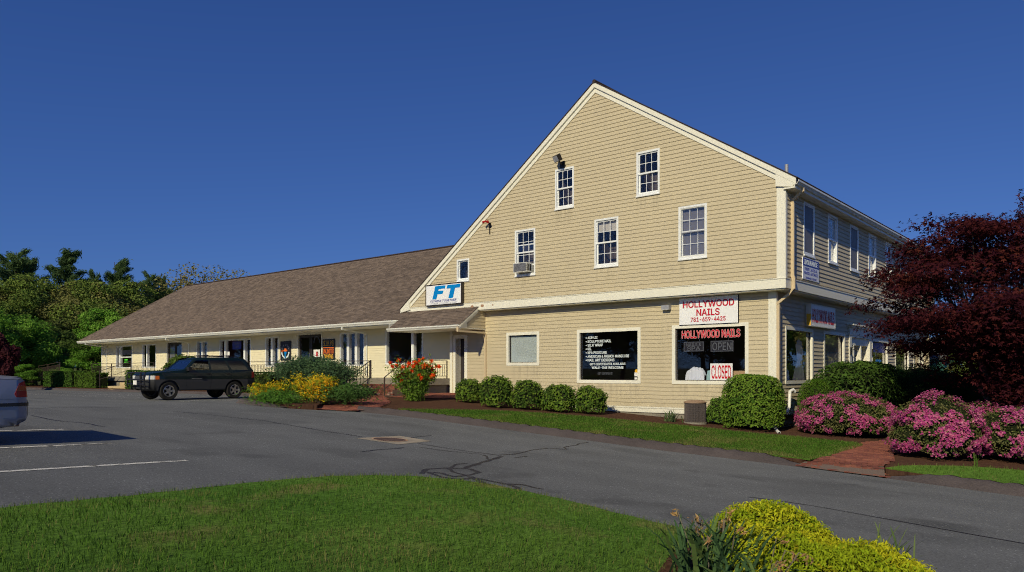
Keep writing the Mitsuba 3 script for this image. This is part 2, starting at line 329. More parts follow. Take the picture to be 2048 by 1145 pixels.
# lower storey, front
LOW = sg.Polygon([(-13.78, 0.43), (0, 0.43), (0, 4.06), (-13.78, 4.06)])
shop = [(-10.69, -9.05, 1.88, 3.17), (-7.31, -4.66, 1.23, 3.16), (-3.47, -0.84, 1.23, 3.17)]
door = (-13.47, -12.96, 0.70, 3.02)
holes = [(s[0], s[2], s[1], s[3]) for s in shop] + [(door[0], door[2], door[1], door[3])]
wall_panel(GB, FA, LOW, holes, 'siding_paint')
boards(GB, FA, LOW, holes, 0.455, 4.06, EXPO, 'siding_paint')
# ---- right side walls
UB = sg.box(YU, 4.30, B_LEN, 7.10)
wb_up = [(1.05, 2.03, 5.26, 6.90, 'grey screened side window next to the downspout', 'screen'), (3.38, 4.34, 5.28, 6.90, 'second side window from the corner, with pale curtain', 'curtain'), (5.79, 6.77, 5.27, 6.90, 'third side window from the corner, screened', 'screen'),
         (8.10, 9.10, 5.28, 6.90, 'fourth side window from the corner, with pale curtain', 'curtain'), (10.5, 11.5, 5.28, 6.90, 'side window half hidden by the maple', 'curtain'), (12.9, 13.9, 5.28, 6.90, 'side window behind the maple', 'screen'), (15.3, 16.3, 5.28, 6.90, 'far side window behind the maple', 'curtain')]
holes = [(w[0], w[2], w[1], w[3]) for w in wb_up]
wall_panel(GB, FBU, UB, holes, 'siding_paint'); boards(GB, FBU, UB, holes, 4.32, 7.08, EXPO, 'siding_paint')
for w in wb_up: sash_window(GB, FBU, *w[:4], w[4], w[5])
LB = sg.box(-0.0, 0.43, B_LEN, 4.06)
shop_b = [(0.72, 3.25, 1.25, 3.05), (4.33, 6.70, 1.25, 3.05), (10.25, 12.70, 1.25, 2.98), (13.9, 16.45, 1.25, 2.98), (17.3, 19.3, 1.25, 2.98)]
door_b = (7.35, 9.95, 0.43, 2.95)
holes = [(s[0], s[2], s[1], s[3]) for s in shop_b] + [(door_b[0], door_b[2], door_b[1], door_b[3])]
wall_panel(GB, FB, LB, holes, 'siding_paint'); boards(GB, FB, LB, holes, 0.455, 4.06, EXPO, 'siding_paint')
# closing walls that the photograph does not show (back and left), floors and ceilings
mb = MB().box(-13.7, XU - 0.2, B_LEN - 0.2, B_LEN, 0.0, 7.1).box(-13.78, -13.6, 0.17, B_LEN, 0.0, 4.3)
put(GB, 'rear_wall', mb, 'siding_paint')
put(GB, 'floor', MB().box(-13.6, -0.17, 0.17, B_LEN - 0.25, 0.30, 0.43), 'salon_floor')
put(GB, 'ceiling', MB().box(-13.6, -0.165, 0.165, B_LEN - 0.25, 3.50, 3.62), 'salon_wall')
put(GB, 'partition', MB().box(-8.4, -8.25, 0.2, 6.0, 0.43, 3.5).box(-13.5, -8.4, 4.0, 4.15, 0.43, 3.5).box(-8.25, -0.3, 6.0, 6.15, 0.43, 3.5).box(-6.0, -0.3, 7.2, 7.35, 0.43, 3.5).box(-4.2, -4.05, 7.4, 19.0, 0.43, 3.5), 'salon_wall')
# jetty: soffit, band board, corner boards, skirt, foundation
put(GB, 'soffit', MB().box(-15.9, XU - 0.02, YU + 0.02, 0.3, 4.065, 4.10).box(-0.3, XU - 0.02, 0.3, B_LEN, 4.065, 4.10), 'trim_paint')
put(GB, 'band_board', MB(FAU).box(-15.95, XU + 0.035, 4.10, 4.375, -0.02, 0.035).box(-15.95, XU + 0.05, 4.375, 4.40, -0.02, 0.055), 'trim_paint')
put(GB, 'band_board', MB(FBU).box(YU - 0.03, B_LEN, 4.102, 4.375, -0.02, 0.033).box(YU - 0.05, B_LEN, 4.375, 4.40, -0.02, 0.05), 'trim_paint')
m = MB()
for x, s in ((-12.1, 0.16), (-11.55, 0.17), (-11.0, 0.08)): m.poly(sa.scale(sg.Point(0, 0).buffer(0.5, 10), s, s * 0.62), 0.0, 0.006); v = m.V[-1]; v[:, 0] += x; v[:, 1] += 4.25
mm = MB(FAU); mm.add(np.vstack(m.V) + [0, 0, 0.036], np.vstack(m.F)); put(GB, 'rust_stain', mm, 'rust', label='rusty bare patches on the white band board')
put(GB, 'corner_board', MB(FAU).box(XU - 0.24, XU + 0.03, 4.40, rz(XU) - 0.28, 0.0, 0.032), 'trim_paint')
put(GB, 'corner_board', MB(FBU).box(YU + 0.005, YU + 0.10, 4.40, 7.05, 0.0, 0.028), 'trim_paint')
put(GB, 'corner_board', MB(FA).box(-0.22, 0.028, 0.43, 4.06, 0.0, 0.03), 'trim_paint')
put(GB, 'corner_board', MB(FB).box(0.005, 0.10, 0.43, 4.06, 0.0, 0.028), 'trim_paint')
put(GB, 'corner_board', MB(FA).box(-13.80, -13.66, 0.72, 4.06, 0.0, 0.03), 'trim_paint')
put(GB, 'skirt_board', MB(FA).box(-12.9, 0.03, 0.255, 0.40, 0.0, 0.03).box(-12.9, 0.05, 0.40, 0.45, 0.0, 0.05), 'trim_paint')
put(GB, 'skirt_board', MB(FB).box(0.0, B_LEN, 0.255, 0.40, 0.0, 0.03).box(0.0, B_LEN, 0.40, 0.45, 0.0, 0.05), 'trim_paint')
put(GB, 'foundation', MB().box(-13.75, -0.02, 0.02, 0.3, -1.2, 0.43).box(-0.3, -0.02, 0.3, B_LEN, -1.2, 0.43), 'concrete')
# rakes and roof
RY = YU - 0.10
def rake(x0, x1, off0, off1, y0, y1):
    m = MB(); s0, s1 = (rz(x0), rz(x1))
    m.poly(sg.Polygon([(x0, s0 + off0), (x1, s1 + off0), (x1, s1 + off1), (x0, s0 + off1)]), y0, y1)
    v = np.vstack(m.V); return MB().add(np.stack([v[:, 0], -v[:, 2], v[:, 1]], 1), np.vstack(m.F))
LX, RX = -16.30, 0.80
for a, b in ((LX, APEX[0]), (APEX[0], RX)):
    put(GB, 'rake_board', rake(a, b, -0.10, 0.075, -RY - 0.02, -RY + 0.005), 'trim_paint')
    put(GB, 'rake_frieze', rake(a + (0.5 if a == LX else 0), b - (0.33 if b == RX else 0), -0.27, -0.085, -YU - 0.01, -YU + 0.045), 'trim_paint')
    put(GB, 'rake_soffit', rake(a, b, -0.10, -0.08, -YU, -RY - 0.021), 'trim_paint')
cx = sg.Polygon([(-16.26, 4.30), (-15.72, 4.30), (-15.72, 4.62), (-15.80, rz(-15.80) - 0.09), (-16.26, rz(-16.26) - 0.09)])
put(GB, 'eave_return', MB(FAU).poly(cx, -0.02, 0.10), 'trim_paint')
cx = sg.Polygon([(XU - 0.25, rz(XU) - 0.31), (XU + 0.25, 7.02), (XU + 0.31, rz(XU + 0.31) - 0.105), (XU - 0.25, rz(XU - 0.25) - 0.105)])
put(GB, 'eave_return', MB(FAU).poly(cx, -0.02, 0.10), 'trim_paint')
def slope_slab(x0, x1, lo, hi, y0, y1):
    v = [(x, y, rz(x) + o) for x in (x0, x1) for y in (y0, y1) for o in (lo, hi)]
    return MB().add(v, [[0, 1, 3, 2], [4, 6, 7, 5], [0, 4, 5, 1], [2, 3, 7, 6], [0, 2, 6, 4], [1, 5, 7, 3]])
put(GB, 'roof', slope_slab(LX - 0.03, APEX[0], 0.077, 0.115, RY - 0.03, B_LEN + 0.3), 'shingle_dark')
put(GB, 'roof', slope_slab(APEX[0], RX + 0.04, 0.077, 0.115, RY - 0.03, B_LEN + 0.3), 'shingle_dark')
put(GB, 'roof_deck', slope_slab(LX, APEX[0], -0.07, 0.07, YU + 0.001, B_LEN), 'dark_room'); put(GB, 'roof_deck', slope_slab(APEX[0], RX, -0.07, 0.07, YU + 0.001, B_LEN), 'dark_room')
put(GB, 'ridge_cap', MB().tube([(APEX[0], RY - 0.03, APEX[1] + 0.10), (APEX[0], B_LEN, APEX[1] + 0.10)], 0.07, 6), 'shingle_dark')
put(GB, 'vent_pipe', MB().tube([(-0.85, 3.2, 7.9), (-0.85, 3.2, 8.72)], 0.06, 10), 'sign_grey', label='grey vent pipe on the right roof slope')
put(GB, 'eave_soffit', MB(FBU).box(YU - 0.1, B_LEN, 6.98, 7.02, -0.02, 0.32), 'trim_paint')
def gutter(parent, p, q, out, h=0.12, w=0.12, bsdf='aluminium_white', name='gutter'):
    """K-style gutter along p->q (p, q on its inner top edge), opening outwards along out"""
    p, q, o = np.array(p, float), np.array(q, float), np.array(out, float)
    prof = [(0, 0), (0, -h), (w * 0.55, -h), (w * 0.75, -h * 0.62), (w, -h * 0.38), (w, 0), (w - 0.016, 0), (w - 0.016, -h * 0.36), (w * 0.7, -h * 0.58), (w * 0.52, -h + 0.014), (0.014, -h + 0.014), (0.014, 0)]
    n = len(prof); v = np.array([a + o * u + np.array([0, 0, 1.0]) * z for a in (p, q) for u, z in prof])
    f = [[i, (i + 1) % n, n + (i + 1) % n, n + i] for i in range(n)]
    m = MB().add(v, f)
    tri = trimesh.creation.triangulate_polygon(sg.Polygon(prof), engine='earcut')
    for k, (vv, ff) in enumerate((tri, tri)):
        m.add(np.array([(p, q)[k] + o * u + np.array([0, 0, 1.0]) * z for u, z in vv]), ff)
    return put(parent, name, m, bsdf)
gutter(GB, (XU + 0.32, YU - 0.12, 7.20), (XU + 0.32, B_LEN, 7.20), (1, 0, 0), 0.13, 0.12, 'aluminium_white')
put(GB, 'fascia', MB().box(XU + 0.29, XU + 0.318, YU - 0.10, B_LEN, 7.02, 7.21), 'trim_paint')
def spout(parent, pts, r=0.04, bsdf='downspout_beige', label=None):
    m = MB(); pts = [np.array(p, float) for p in pts]
    for a, b in zip(pts[:-1], pts[1:]):
        d = (b - a) / np.linalg.norm(b - a); m.bar(a - d * r * 0.6, b + d * r * 0.6, r * 2.2, r * 1.7)
    return put(parent, 'downspout', m, bsdf, label=label)
spout(GB, [(XU + 0.36, 0.0, 7.08), (XU + 0.36, 0.0, 6.98), (XU + 0.06, 0.0, 6.72), (XU + 0.06, 0.0, 4.52), (XU + 0.09, 0.0, 4.40), (XU + 0.09, 0.0, 4.12), (XU - 0.05, 0.01, 3.95), (0.06, 0.03, 3.70), (0.06, 0.03, 0.9), (0.06, 0.03, 0.62)], 0.045, label='beige downspout on the right corner')
# ---- ground floor front: windows
def shop_window(parent, fr, u0, u1, v0, v1, label, c=0.115, depth=-0.14):
    win = new_key(parent + '__shop_window'); labels[win] = {'label': label}
    put(win, None, MB(fr).ring(u0, u1, v0, v1, c, c, c, depth, 0.036), 'trim_paint')
    put(win, 'inner_frame', MB(fr).ring(u0 + c, u1 - c, v0 + c, v1 - c, 0.022, 0.022, 0.022, -0.09, -0.05), 'dark_frame')
    put(win, 'pane', pane(fr, u0 + c + 0.022, u1 - c - 0.022, v0 + c + 0.022, v1 - c - 0.022, -0.07), 'pane_glass')
    return win
w1 = shop_window(GB, FA, *shop[0], 'small shop window with closed pale blinds')
m = MB(FA); z = 2.0
while z < 3.04: m.add([(-10.56, z, -0.118), (-9.18, z, -0.118), (-9.18, z + 0.040, -0.102), (-10.56, z + 0.040, -0.102)], [[0, 1, 2, 3]]); z += 0.043
put(w1, 'blind', m, 'blind', kind='stuff', label='closed pale blue blinds')
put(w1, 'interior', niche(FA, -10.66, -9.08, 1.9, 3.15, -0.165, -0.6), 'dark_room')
w2 = shop_window(GB, FA, *shop[1], 'shop window lettered with a list of nail treatments')
w3 = shop_window(GB, FA, *shop[2], 'shop window with a closed sign and two unlit neon signs')
FW = frame_a(0.066)
lines = ['ACRYLIC', 'SCULPTURE NAIL', 'SILK WRAP', 'GEL', 'SPA PEDICURE', 'AMERICAN & FRENCH MANICURE', 'NAIL ART DESIGNS', 'GIFT CERTIFICATES AVAILABLE', 'WALK-INS WELCOME']
ends = [0.295, 0.535, 0.39, 0.185, 0.46, 0.84, 0.59, 0.78, 0.745]; starts = [0.115] * 7 + [0.155, 0.19]
U0, U1, V0, V1 = shop[1][0] + 0.13, shop[1][1] - 0.13, shop[1][2] + 0.13, shop[1][3] - 0.13
m = MB(FW)
for i, (s, e, b) in enumerate(zip(lines, ends, starts)):
    u0, u1 = U0 + (U1 - U0) * b, U0 + (U1 - U0) * e; v = V1 - (V1 - V0) * (0.127 + 0.0807 * i)
    m.m(text(s, 0.088 if i != 7 else 0.075, 0.003, i % 2 == 0 or True, u1 - u0, 0.0, (u0 + u1) / 2, v, 0.0))
    if i < 7: m.poly(sg.Point(U0 + (U1 - U0) * 0.09, v + 0.042).buffer(0.022, 4), 0.0, 0.003)
put(w2, 'lettering', m, 'letter_white', label='white window lettering listing nail treatments')
m = MB(FW); m.m(text('GIFT CERTIFICATE', 0.07, 0.003, True, 0.62, 0, U0 + 0.42 * (U1 - U0), V0 + 0.18, -0.03))
put(w2, 'faded_lettering', m, 'neon_off')
put(w2, 'sticker', MB(FW).box(U1 - 0.17, U1 - 0.03, V0 + 0.12, V0 + 0.25, 0, 0.002).box(U1 - 0.16, U1 - 0.06, V0 + 0.01, V0 + 0.08, 0, 0.002), 'paper_white')
m = MB(FW).poly(sg.Point(U1 - 0.09, V0 + 0.30).buffer(0.062, 8), 0.0, 0.002); put(w2, 'sticker', m, 'sign_yellow')
U0, U1, V0, V1 = shop[2][0] + 0.13, shop[2][1] - 0.13, shop[2][2] + 0.13, shop[2][3] - 0.13
uc = (U0 + U1) / 2
m = MB(FW); m.m(text('HOLLYWOOD NAILS', 0.235, 0.003, True, (U1 - U0) * 0.845, 0, uc, V1 - 0.305, 0.002)); put(w3, 'lettering', m, 'sign_red', label='red arched window lettering with pale outline')
b = meshkit.text_mesh('HOLLYWOOD NAILS', 0.235, 0.003, True)
m = MB(FW)
for du, dv in ((-0.009, 0), (0.009, 0), (0, 0.009), (0, -0.009)): m.m(text('HOLLYWOOD NAILS', 0.235, 0.0012, True, (U1 - U0) * 0.845, 0, uc + du, V1 - 0.305 + dv, 0.0002 + 0.0001 * (du + dv) * 10))
put(w3, 'lettering_outline', m, 'letter_pink')
# narrow recessed entrance at the left end
d = new_key(GB + '__door'); labels[d] = {'label': 'narrow dark glazed door beside the first round bush'}
U0, U1, V0, V1 = door
put(d, None, MB(FA).box(U0, U1, V0, V1, -0.33, -0.29), 'dark_frame')
put(d, 'casing', MB(FA).box(U1, U1 + 0.16, V0, V1 + 0.14, -0.3, 0.036).box(U0 - 0.13, U0, V0 - 0.2, V1 + 0.14, -0.3, 0.036).box(U0, U1, V1, V1 + 0.14, -0.3, 0.036), 'trim_paint')
put(d, 'pane', MB(FA).box(U0 + 0.08, U1 - 0.04, V0 + 0.2, V1 - 0.1, -0.289, -0.284), 'chair_leather')
# ---- right side ground floor
for i, s in enumerate(shop_b):
    lab = ['side shop window with a poster of a woman, at the corner', 'side shop window with a red and blue flower poster', 'side window with blue lettering', 'plain side window partly behind the maple', 'last side window behind the dark hedge'][i]
    w = shop_window(GB, FB, *s, lab, 0.10)
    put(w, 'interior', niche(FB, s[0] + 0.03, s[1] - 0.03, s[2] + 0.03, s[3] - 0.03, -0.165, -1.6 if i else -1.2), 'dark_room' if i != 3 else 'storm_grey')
    if i == 0:
        z0 = 1.36; mm = MB(FB).poly(sg.Polygon([(1.75, z0), (2.85, z0), (2.75, 1.75), (2.62, 1.95), (2.72, 2.25), (2.55, 2.62), (2.25, 2.72), (2.02, 2.5), (2.1, 2.2), (2.2, 2.0), (1.95, 1.75)]), -0.125, -0.122); put(w, 'poster', mm, 'sign_grey', label='pale figure on a window poster')
        put(w, 'towel', MB(FB).poly(sg.Polygon([(0.95, z0), (1.5, z0), (1.42, 1.65), (1.2, 1.75), (1.02, 1.6)]), -0.16, -0.13), 'towel')
    if i == 1:
        put(w, 'poster', MB(FB).box(4.45, 6.58, 2.35, 2.93, -0.128, -0.125), 'rust'); put(w, 'poster', MB(FB).box(4.45, 6.58, 1.36, 2.35, -0.1285, -0.1255), 'storm_grey')
        mm = MB(FB); rng = np.random.default_rng(5)
        mm.poly(sg.Polygon([(4.7, 1.36), (4.95, 1.36), (5.75, 2.05), (5.70, 2.12)]), -0.122, -0.119)
        for k in range(46):
            t = rng.random(); u = 5.2 + 1.1 * t + rng.normal(0, 0.10); v = 1.42 + rng.random() * (0.15 + 0.95 * t)
            mm.poly(sa.rotate(sa.scale(sg.Point(u, v).buffer(0.05, 3), 0.55, 1.4), rng.uniform(-60, 60)), -0.1222 , -0.118 + 0.0001 * k)
        put(w, 'poster', mm, 'curtain', label='pale flower spray on a window poster')
    if i == 2:
        put(w, 'decal', MB(FB).box(10.4, 12.55, 2.45, 2.85, -0.066, -0.064), 'sign_navy')
        mm = MB(FB); mm.m(text('FT', 0.52, 0.003, True, 0.95, 0.25, 11.5, 1.62, -0.066)); put(w, 'lettering', mm, 'sign_blue', label='blue window lettering')
d = new_key(GB + '__entrance_door'); labels[d] = {'label': 'side entrance with white surround and two lamps'}
put(d, None, MB(FB).box(door_b[0], door_b[1], 0.43, door_b[3], -0.55, -0.50) if False else MB(FB).box(8.0, 8.85, 0.45, 2.60, -0.55, -0.50), 'dark_frame')
put(d, 'recess', niche(FB, door_b[0], door_b[1], 0.44, door_b[3], -0.10, -0.62), 'trim_paint')
put(d, 'jamb', MB(FB).box(7.9, 8.0, 0.45, 2.66, -0.6, -0.02).box(8.85, 8.95, 0.45, 2.66, -0.6, -0.02).box(7.35, 9.95, 2.66, 2.95, -0.6, -0.03), 'trim_paint')
put(d, 'sidelight', MB(FB).box(7.46, 7.9, 0.45, 2.66, -0.30, -0.25).box(8.95, 9.84, 0.45, 2.66, -0.30, -0.25), 'trim_paint')
put(d, 'casing', MB(FB).box(7.18, 7.45, 0.43, 3.02, -0.1, 0.05).box(9.85, 10.12, 0.43, 3.02, -0.1, 0.05).box(7.45, 9.85, 2.95, 3.02, -0.1, 0.05), 'trim_paint')
put(d, 'entablature', MB(FB).box(7.15, 10.15, 3.02, 3.30, 0.0, 0.07).box(7.08, 10.22, 3.30, 3.37, 0.0, 0.16).box(7.0, 10.3, 3.37, 3.42, 0.0, 0.24), 'trim_paint')
emit_boards(GB)
# ================================================================ the long shop row with its porch
EY, EZ, WP = -0.96, 3.88, 0.70            # eave line and roof pitch
RYW, RZW = 5.0, 3.88 + 0.70 * 5.96        # ridge
WXL = -50.2
CW = sg.box(-49.9, 1.28, -13.80, 3.66)
def hole_of(q): return (q[0], q[2], q[1], q[3])
rows = [('w', -47.45, -44.85, 1.93, 3.50, [0.62], 'left end shop window with a bright green notice'), ('w', -43.37, -41.33, 1.93, 3.50, [0.68, 0.68], 'triple narrow window near the left end'),
        ('d', -39.90, -37.80, 1.36, 3.62, [], 'dark shop door near the left end'), ('w', -36.0, -34.70, 1.93, 3.50, [0.65], 'double narrow window behind the off-road car'),
        ('w', -33.30, -29.92, 1.90, 3.53, [0.62, 2.72], 'wide shop window with a blue bank notice'), ('w', -28.45, -27.18, 1.93, 3.55, [0.63], 'double narrow window left of the round emblem board'),
        ('d', -25.45, -23.32, 1.36, 3.66, [], 'dark double door between the two black boards'), ('w', -21.86, -19.98, 1.93, 3.56, [0.63, 1.25], 'triple narrow window right of the tanning board'),
        ('w', -18.45, -15.94, 1.98, 3.58, [1.83], 'wide dark window under the porch roof')]
holes = [(r[1], r[3], r[2], r[4]) for r in rows]
wall_panel(WB, FC, CW, holes, 'cream_paint', -0.14, -0.002)
boards(WB, FC, CW, holes, 1.38, 3.66, EXPC, 'cream_paint', 0.020, 0.003)
emit_boards(WB, 290)
put(WB, 'end_wall', MB().box(-49.9, -49.76, YC + 0.14, 10.3, 0.4, 3.66).box(-49.9, -13.8, 10.3, 10.4, 0.4, 3.66), 'cream_paint')
put(WB, 'inner_floor', MB().box(-49.7, -13.9, YC + 0.14, 10.3, 1.22, 1.36), 'salon_floor')
put(WB, 'inner_ceiling', MB().box(-49.7, -13.9, YC + 0.142, 10.3, 3.60, 3.655), 'salon_wall')
put(WB, 'back_partition', MB().box(-49.7, -13.9, 3.4, 3.5, 1.36, 3.6), 'salon_wall')
for k, r in enumerate(rows):
    kind, u0, u1, v0, v1, div, lab = r
    if kind == 'w':
        w = new_key(WB + '__window'); labels[w] = {'label': lab}
        us = [u0] + [u0 + d for d in div] + [u1]; c = 0.07
        m = MB(FC).ring(u0, u1, v0, v1, c, c, c, -0.14, 0.03)
        put(w, None, m, 'white_vinyl')
        for d in div: put(w, 'mullion', MB(FC).box(u0 + d - 0.085, u0 + d + 0.085, v0 + c, v1 - c, -0.14, 0.028), 'white_vinyl')
        ed = [u0 + c] + sum([[u0 + d - 0.085, u0 + d + 0.085] for d in div], []) + [u1 - c]
        for a, b in zip(ed[::2], ed[1::2]):
            put(w, 'pane', pane(FC, a, b, v0 + c, v1 - c, -0.06), 'pane_glass')
        if k == 0:
            put(w, 'meeting_rail', MB(FC).box(ed[2], ed[3], 2.66, 2.72, -0.09, -0.02), 'white_vinyl')
            m = MB(frame_a(YC)).box(-46.25, -45.75, 2.46, 2.56, -0.058, -0.055).box(-46.32, -45.68, 2.30, 2.37, -0.058, -0.055)
            put(w, 'notice', m, 'sign_green', label='bright green window notice')
            put(w, 'poster', MB(FC).box(-46.5, -45.05, 2.85, 3.18, -0.059, -0.056), 'storm_grey')
        if k == 4:
            put(w, 'notice', MB(FC).box(-32.0, -31.05, 2.95, 3.40, -0.059, -0.056), 'sign_navy', label='blue window notice')
            m = MB(FC); m.m(text('Bank of', 0.12, 0.002, False, 0.5, 0, -31.5, 3.22, -0.055)); m.m(text('Cape', 0.12, 0.002, False, 0.34, 0, -31.5, 3.05, -0.055)); put(w, 'lettering', m, 'neon_off')
            put(w, 'notice', MB(FC).box(-32.55, -32.3, 2.62, 2.85, -0.059, -0.056), 'paper_white', label='white paper notice')
    else:
        d = new_key(WB + '__door'); labels[d] = {'label': lab}
        c = 0.10; mid = (u0 + u1) / 2
        put(d, None, MB(FC).ring(u0, u1, v0, v1, c * 0.6, 0.02, c, -0.14, 0.03), 'trim_paint')
        for a, b in ((u0 + 0.07, mid - 0.012), (mid + 0.012, u1 - 0.07)):
            put(d, 'leaf', MB(FC).ring(a, b, v0 + 0.03, v1 - 0.12, 0.10, 0.22, 0.12, -0.11, -0.06), 'dark_frame')
            put(d, 'pane', pane(FC, a + 0.1, b - 0.1, v0 + 0.25, v1 - 0.24, -0.085), 'pane_glass')
        put(d, 'handle', MB(FC).box(mid - 0.09, mid - 0.05, 2.32, 2.62, -0.058, -0.02), 'steel')
        if k == 6:
            put(d, 'notice', MB(FC).box(mid + 0.25, mid + 0.80, 2.40, 2.78, -0.055, -0.053), 'paper_white', label='white opening hours notice')
            put(d, 'notice', MB(FC).box(mid + 0.47, mid + 0.62, 2.44, 2.68, -0.0525, -0.051), 'sign_red')
            q = sa.scale(sg.Point(mid + 0.52, 3.15).buffer(0.30, 12), 0.85, 1.05); q = q.difference(q.buffer(-0.045)).difference(sg.box(mid + 0.2, mid + 0.85, 3.05, 3.12))
            put(d, 'decal', MB(FC).poly(q, -0.055, -0.053), 'neon_off')
        if k == 2:
            for z in (1.98, 2.12, 2.27, 2.45): put(d, 'notice', MB(FC).box(u1 - 0.36, u1 - 0.16, z, z + 0.10, -0.055, -0.05), 'paper_white')
            put(d, 'curtain', MB(FC).box(u0 + 0.2, mid - 0.15, 1.6, 3.35, -0.13, -0.12), 'storm_grey')
# corner board, soffit, roof planes
put(WB, 'corner_board', MB(FC).box(-49.93, -49.78, 1.3, 3.66, 0.0, 0.03), 'trim_paint')
put(WB, 'soffit', MB().box(WXL, -13.8, EY + 0.02, YC + 0.2, 3.665, 3.69), 'trim_paint')
put(WB, 'fascia', MB().box(WXL + 0.05, -15.9, EY - 0.012, EY + 0.018, 3.665, 3.83), 'trim_paint')
def wing_roof():
    """stepped shingle courses on the front slope, cut to the hip at the left end"""
    L = math.hypot(RYW - EY, RZW - EZ); n = int(L / 0.13); m = MB(); rng = np.random.default_rng(3)
    dirv = np.array([0, RYW - EY, RZW - EZ]) / L; nrm = np.array([0, -dirv[2], dirv[1]])
    V, F = [], []
    for i in range(n):
        a, b = i * 0.13 - 0.02, (i + 1) * 0.13 + 0.01
        x0 = WXL + (a / L) * 4.0; x1 = -15.9 if a < 0.78 else -12.5
        u = x0
        while u < x1 - 0.01:
            w = rng.choice([0.17, 0.24, 0.33, 0.30]); e = min(u + w, x1); t = 0.014 + 0.008 * rng.random()
            for (x, s, k) in ((u, a, t), (e, a, t), (e, b, 0.002), (u, b, 0.002), (u, a, -0.006), (e, a, -0.006)):
                V.append(np.array([x, EY, EZ]) + dirv * s + nrm * k)
            o = len(V) - 6; F += [[o, o + 1, o + 2], [o, o + 2, o + 3], [o + 4, o + 5, o + 1], [o + 4, o + 1, o]]
            u = e + 0.002
    return MB().add(V, F)
put(WB, 'shingles', wing_roof(), 'shingle', kind='stuff', label='brown asphalt shingles')
rf = MB()
A0, A1, A2, A3 = (WXL, EY, EZ - 0.012), (-12.0, EY, EZ - 0.012), (-12.0, RYW, RZW - 0.012), (WXL + 4.0, RYW, RZW - 0.012)
YB = 2 * RYW - EY
rf.quad(A0, (-15.9, EY, EZ - 0.012), (-15.9, RYW, RZW - 0.012), A3).quad((-15.9, -0.25, EZ + 0.70 * 0.71 - 0.012), (-12.0, -0.25, EZ + 0.70 * 0.71 - 0.012), A2, (-15.9, RYW, RZW - 0.012))
rf.quad(A3, A2, (-12.0, YB, EZ - 0.012), (WXL, YB, EZ - 0.012)).add([A0, A3, (WXL, YB, EZ - 0.012)], [[0, 1, 2]])
put(WB, 'roof', rf, 'shingle')
put(WB, 'ridge_cap', MB().tube([(WXL + 4.0, RYW, RZW + 0.01), (-13.0, RYW, RZW + 0.01)], 0.05, 6), 'shingle_dark')
put(WB, 'hip_cap', MB().tube([(WXL, EY, EZ), (WXL + 4.0, RYW, RZW + 0.01)], 0.045, 6), 'shingle')
gutter(WB, (WXL - 0.05, EY - 0.014, 3.85), (-15.93, EY - 0.014, 3.85), (0, -1, 0), 0.15, 0.13)
for x in (-48.9, -36.9, -19.75):
    g = EY - 0.06
    spout(WB, [(x, g, 3.71), (x, g, 3.60), (x - 0.02, YC - 0.16, 3.46), (x - 0.02, YC - 0.045, 3.40), (x - 0.02, YC - 0.045, 1.45)], 0.035, 'aluminium_white')
# ---- porch roof in front of the entrance: a lower run of the same slope
PY, PZ, PX0, PX1 = -1.53, 3.48, -15.9, -11.78
m = MB(); rng = np.random.default_rng(8); L = math.hypot(1.10, 0.77); dv = np.array([0, 1.10, 0.77]) / L; nv = np.array([0, -dv[2], dv[1]])
V, F = [], []
for i in range(int(L / 0.13) + 1):
    a, b = i * 0.13 - 0.02, min((i + 1) * 0.13 + 0.01, L); u = PX0
    while u < PX1 + 0.03:
        e = min(u + rng.choice([0.17, 0.24, 0.33, 0.30]), PX1 + 0.04); t = 0.014 + 0.008 * rng.random()
        for (x, s, k) in ((u, a, t), (e, a, t), (e, b, 0.002), (u, b, 0.002), (u, a, -0.006), (e, a, -0.006)): V.append(np.array([x, PY, PZ]) + dv * s + nv * k)
        o = len(V) - 6; F += [[o, o + 1, o + 2], [o, o + 2, o + 3], [o + 4, o + 5, o + 1], [o + 4, o + 1, o]]; u = e + 0.002
put(WB, 'porch_shingles', MB().add(V, F), 'shingle', kind='stuff')
prof = sg.Polygon([(PY, PZ - 0.012), (-0.43, PZ + 0.77 - 0.012), (-0.43, PZ + 0.70), (PY, PZ - 0.06)])
m = MB(lambda p: np.stack([p[:, 2], p[:, 0], p[:, 1]], 1)).poly(prof, PX0, PX1 + 0.02); put(WB, 'porch_roof', m, 'shingle')
put(WB, 'porch_soffit', MB().box(PX0, PX1, PY + 0.02, 0.0, 3.33, 3.36).box(PX0, -13.8, 0.0, YC, 3.33, 3.36) if False else MB().box(PX0, PX1 - 0.02, PY + 0.02, -0.001, 3.33, 3.36), 'trim_paint')
put(WB, 'porch_fascia', MB().box(PX0, PX1, PY - 0.012, PY + 0.018, 3.33, 3.45).box(PX0 - 0.02, PX0, PY, EY, 3.33, 3.66), 'trim_paint')
gutter(WB, (PX0 - 0.04, PY - 0.014, 3.46), (PX1 + 0.02, PY - 0.014, 3.46), (0, -1, 0), 0.13, 0.12)
tri = sg.Polygon([(PY + 0.28, 3.37), (-0.0, 3.37), (0.0, 4.06), (-0.42, 4.06)])
FE = frame_b(PX1 - 0.04)
g_tri = WB
for i in range(6):
    a = 3.37 + i * EXPO; q = tri.intersection(sg.box(-3, a, 1, a + EXPO))
    if q.area > 1e-3:
        e = trimesh.creation.extrude_polygon(q, 1.0, engine='earcut'); v = np.array(e.vertices); v[:, 2] *= 0.02 - 0.016 * np.clip((v[:, 1] - a) / EXPO, 0, 1)
        put(WB, 'clapboard', MB(FE).add(v, e.faces), 'siding_paint')
put(WB, 'porch_gable', MB(FE).poly(tri, -0.06, -0.002), 'siding_paint')
def prake(o0, o1, w0, w1): return MB(FE).poly(sg.Polygon([(PY, PZ + o0), (-0.45, PZ + 1.08 * 0.70 + o0), (-0.45, PZ + 1.08 * 0.70 + o1), (PY, PZ + o1)]), w0, w1)
